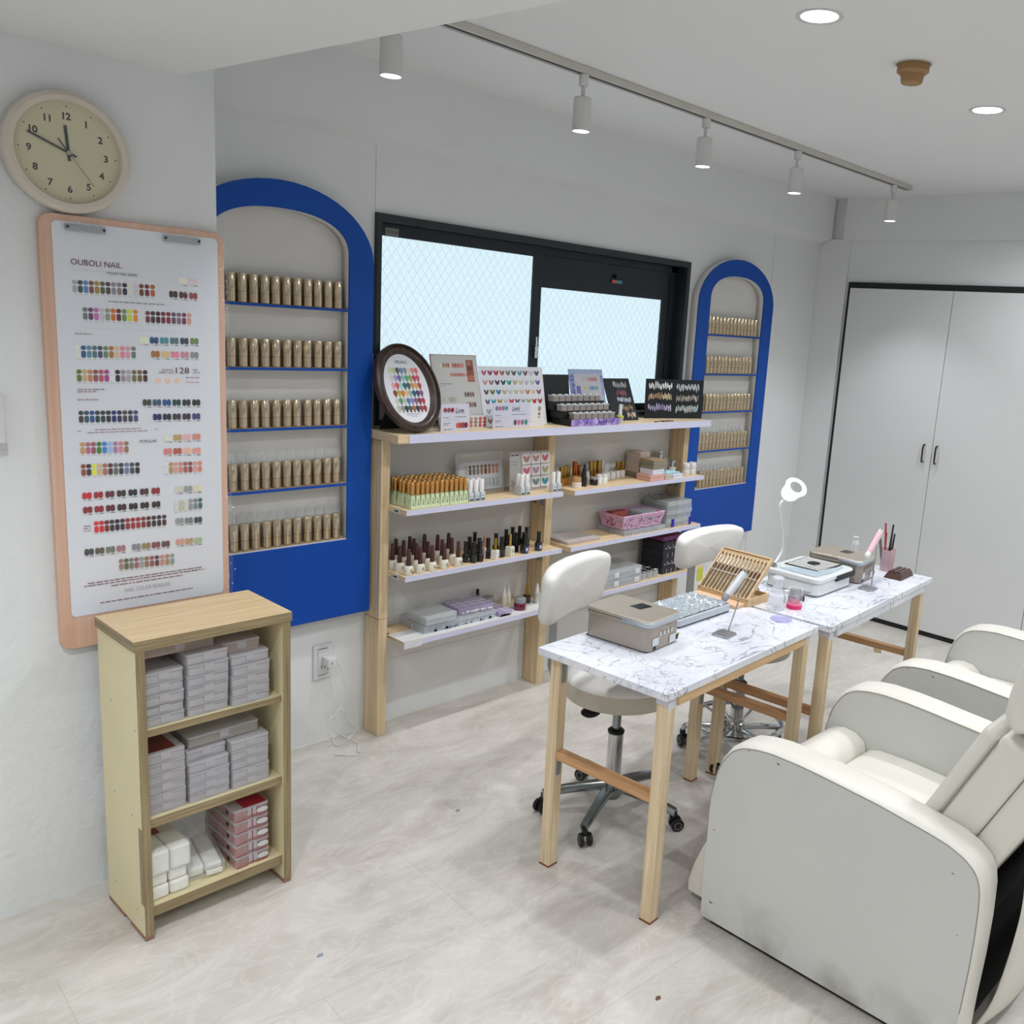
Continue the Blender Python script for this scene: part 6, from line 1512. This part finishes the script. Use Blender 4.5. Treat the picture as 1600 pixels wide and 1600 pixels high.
t = soft('cotton_pad_pack', 'white cotton pad pack leaning to the front, middle of the cabinet\'s bottom shelf', .945, 1.035, 2.262, 2.40, .101, .028, tis, rot=(radians(9), 0, radians(-8)))
M().rbox(-.048, .052, -.078, .07, -.001, .031, .01).build('clear_wrap', clear, t, bevel=.004)
M().box(-.0, .04, -.085, -.0805, .006, .018).build('folded_flap', white, t, smooth=0)
rosy = mat('rosy_clear_plastic', 'c8a09c', .15, alpha=.5, var=.2, vscale=50, spec=.8); redm = mat('crimson_card', '9c1c30', .45)
for i in range(5):
    t = pbox('%s clear red-trimmed pack from the bottom at the right of the cabinet\'s bottom shelf' % ORD[i], 1.052, 1.150, 2.236+.001*i, 2.425, .0845+i*.0345, .033, rosy, bits=pk_)
    k = M(); k.box(-.0008, .0008, -.097, -.0955, .002, .03)
    for sx in (-.03, .026): k.box(sx-.016, sx+.016, -.0965, -.0955, .0005, .0022)
    k.build('red_trim', redm, t, smooth=0)
    M().lathe([(0, 0), (.009, 0), (.009, .002), (0, .002)], 14, Matrix.Translation((.028, -.0955, .016)) @ TR @ Matrix.Diagonal((1.8, .8, 1, 1))).build('clear_bubble', clearw, t)
    M().box(-.0505, -.0493, -.06, -.048, .012, .02).build('dark_mark', blp, t, smooth=0)
M().box(-.02, .045, -.09, -.01, .0332, .034).build('red_card', redm, t, smooth=0)
# ================================================================ ceiling fittings
beige = mat('beige_track_metal', 'c8c5bc', .4, metal=.1); wfx = mat('white_fixture', 'cfcfcd', .35)
tr = thing('ceiling_track', 'long pale track rail on the ceiling carrying the spotlights', 'track rail', (3.0, 2.262, CZ))
M().box(-1.85, 1.62, -.018, .018, -.022, -.0005).build('rail', beige, tr, smooth=0, bevel=.001)
M().box(-1.85, 1.615, -.0185, -.0181, -.022, -.004).build('rail_side', blp, tr, smooth=0) if False else None
M().box(-1.85, 1.615, -.006, .006, -.0232, -.0222).build('rail_slot', mat('black_plastic', '15161a', .45), tr, smooth=0)
M().box(-1.85, 1.62, .0182, .0192, -.0225, -.014).build('rail_lip', mat('black_plastic', '15161a', .45), tr, smooth=0)
em = bpy.data.materials.new('lamp_glow'); em.use_nodes = True; b = em.node_tree.nodes['Principled BSDF']; b.inputs['Emission Color'].default_value = (.93, .97, 1, 1); b.inputs['Emission Strength'].default_value = 6; b.inputs['Base Color'].default_value = (.8, .8, .8, 1)
spx = [1.5174, 2.239, 2.893, 3.545, 4.452]
sp = thing('track_spotlight', 'x', 'spotlight'); 
M().lathe([(0, -.058), (.0, -.058), (.014, -.058), (.016, -.0535), (.016, -.0235), (0, -.0235)], 20).build('adapter', wfx, sp)
M().lathe([(0, -.092), (.0065, -.092), (.0065, -.0585), (0, -.0585)], 14).build('joint', wfx, sp)
M().lathe([(.0265, -.193), (.027, -.1952), (.029, -.1952), (.0295, -.19), (.0295, -.096), (.027, -.0925), (0, -.0925)], 32, cap=False).build('cylinder_head', wfx, sp)
M().lathe([(0, -.1965), (.018, -.196), (.0262, -.1942), (.0262, -.192), (0, -.192)], 24).build('lens', em, sp)
for i, x in enumerate(spx):
    lab = ['cylinder spotlight half hidden behind the ceiling soffit, leftmost on the track', 'second cylinder spotlight from the left on the track', 'middle cylinder spotlight on the track, above the window\'s right part', 'fourth cylinder spotlight from the left on the track, above the right blue arch', 'last cylinder spotlight at the track\'s right end near the closet'][i]
    if i == 0: sp.location = (x, 2.262, CZ); sp['label'] = lab; sp['group'] = 'track spotlights'
    else: dup(sp, (x, 2.262, CZ), 0, lab, 'track spotlights')
dlp = thing('downlight', 'round recessed ceiling downlight nearer the viewer, at the top edge of the picture', 'downlight', (2.172, 1.364, CZ), 0, 'recessed downlights')
M().lathe([(.046, -.001), (.056, -.004), (.060, -.003), (.0605, -.0005)], 40, cap=False).build('trim_ring', wfx, dlp)
M().lathe([(0, -.0015), (.0475, -.0015), (.0475, -.0008), (0, -.0008)], 32).build('diffuser', em, dlp)
dup(dlp, (3.254, 1.345, CZ), 0, 'round recessed ceiling downlight farther away, right of the brown detector', 'recessed downlights')
sd_ = thing('smoke_detector', 'brown paper-masked round detector on the ceiling between the two downlights', 'detector', (2.655, 1.334, CZ))
brp = mat('kraft_brown_plastic', '9c7a52', .6, var=.06, vscale=40)
M().lathe([(0, -.0005), (.048, -.0005), (.048, -.004), (.0445, -.0045), (.046, -.022), (.037, -.029), (.034, -.03), (.030, -.052), (.027, -.054), (0, -.054)][::-1], 32).build('body', brp, sd_)
M().lathe([(.049, -.0005), (.054, -.0005), (.054, -.002), (.049, -.0025)], 32, cap=False).build('white_base', wfx, sd_)
# bits of debris on the floor
for i, (x, y, lab) in enumerate(((715, 1267, 'small grey scrap lying on the floor between cabinet and nearer table'), (500, 1493, 'small blue-grey scrap on the floor before the cabinet'), (1028, 1560, 'tiny brown flake on the floor before the nearest recliner'))):
    v = onz(x, y, 0); o = M().prism([(-.009, -.003), (.004, -.006), (.010, .001), (.001, .006), (-.006, .003)], 0, .002, 2).build('floor_scrap', mat('scrap_%d' % i, ('7c8488', '8c98a8', '6c5444')[i], .6), smooth=0); o.location = (v.x, v.y, .0003); tag(o, lab, 'scrap')
v = onz(1371, 1016, 0); o = M().box(-.045, .045, -.02, .02, 0, .0006).build('floor_tape', mat('brown_tape', '96825e', .6), smooth=0); o.location = (v.x, v.y, .0002); o.rotation_euler = (0, 0, .5); tag(o, 'short strip of brownish tape on the floor beyond the farther table', 'tape')
# ================================================================ light
def spot(loc, W_, ang, col=(.95, .975, 1), size=.03, blend=.6, tilt=(0, 0, 0)):
    l = bpy.data.lights.new('spot', 'SPOT'); l.energy = W_; l.spot_size = radians(ang); l.spot_blend = blend; l.shadow_soft_size = size; l.color = col
    o = bpy.data.objects.new('spot', l); COL.objects.link(o); o.location = loc; o.rotation_euler = tilt
def area(loc, W_, r_, col=(.94, .97, 1), rot=(0, 0, 0)):
    l = bpy.data.lights.new('area', 'AREA'); l.shape = 'DISK'; l.size = r_*2; l.energy = W_; l.color = col
    o = bpy.data.objects.new('area', l); COL.objects.link(o); o.location = loc; o.rotation_euler = rot
for x in spx: spot((x, 2.262, CZ-.2), 26, 92, size=.024, blend=.7)
for (x, y) in ((2.172, 1.364), (3.254, 1.345), (4.3, 1.35), (2.2, -.1), (3.3, -.1), (4.3, -.1), (2.2, -1.5), (3.3, -1.5)): spot((x, y, CZ-.012), 44, 156, size=.045, blend=.9)
for (x, y) in ((.35, 1.3), (.35, -.1), (-.8, .6), (.4, -1.6), (-.9, 1.8)): spot((x, y, 2.14), 50, 156, size=.045, blend=.9)
w = bpy.data.worlds.new('world'); S.world = w; w.use_nodes = True
w.node_tree.nodes['Background'].inputs[0].default_value = (.75, .88, 1, 1); w.node_tree.nodes['Background'].inputs[1].default_value = 1.0
vs = S.view_settings; vs.view_transform = 'Standard'; vs.look = 'None'; vs.gamma = 1; vs.use_curve_mapping = False; vs.exposure = 0.04
S.cycles.max_bounces = 8; S.cycles.diffuse_bounces = 5; S.cycles.transparent_max_bounces = 24; S.cycles.caustics_reflective = False; S.cycles.caustics_refractive = False
S.cycles.sample_clamp_indirect = 4
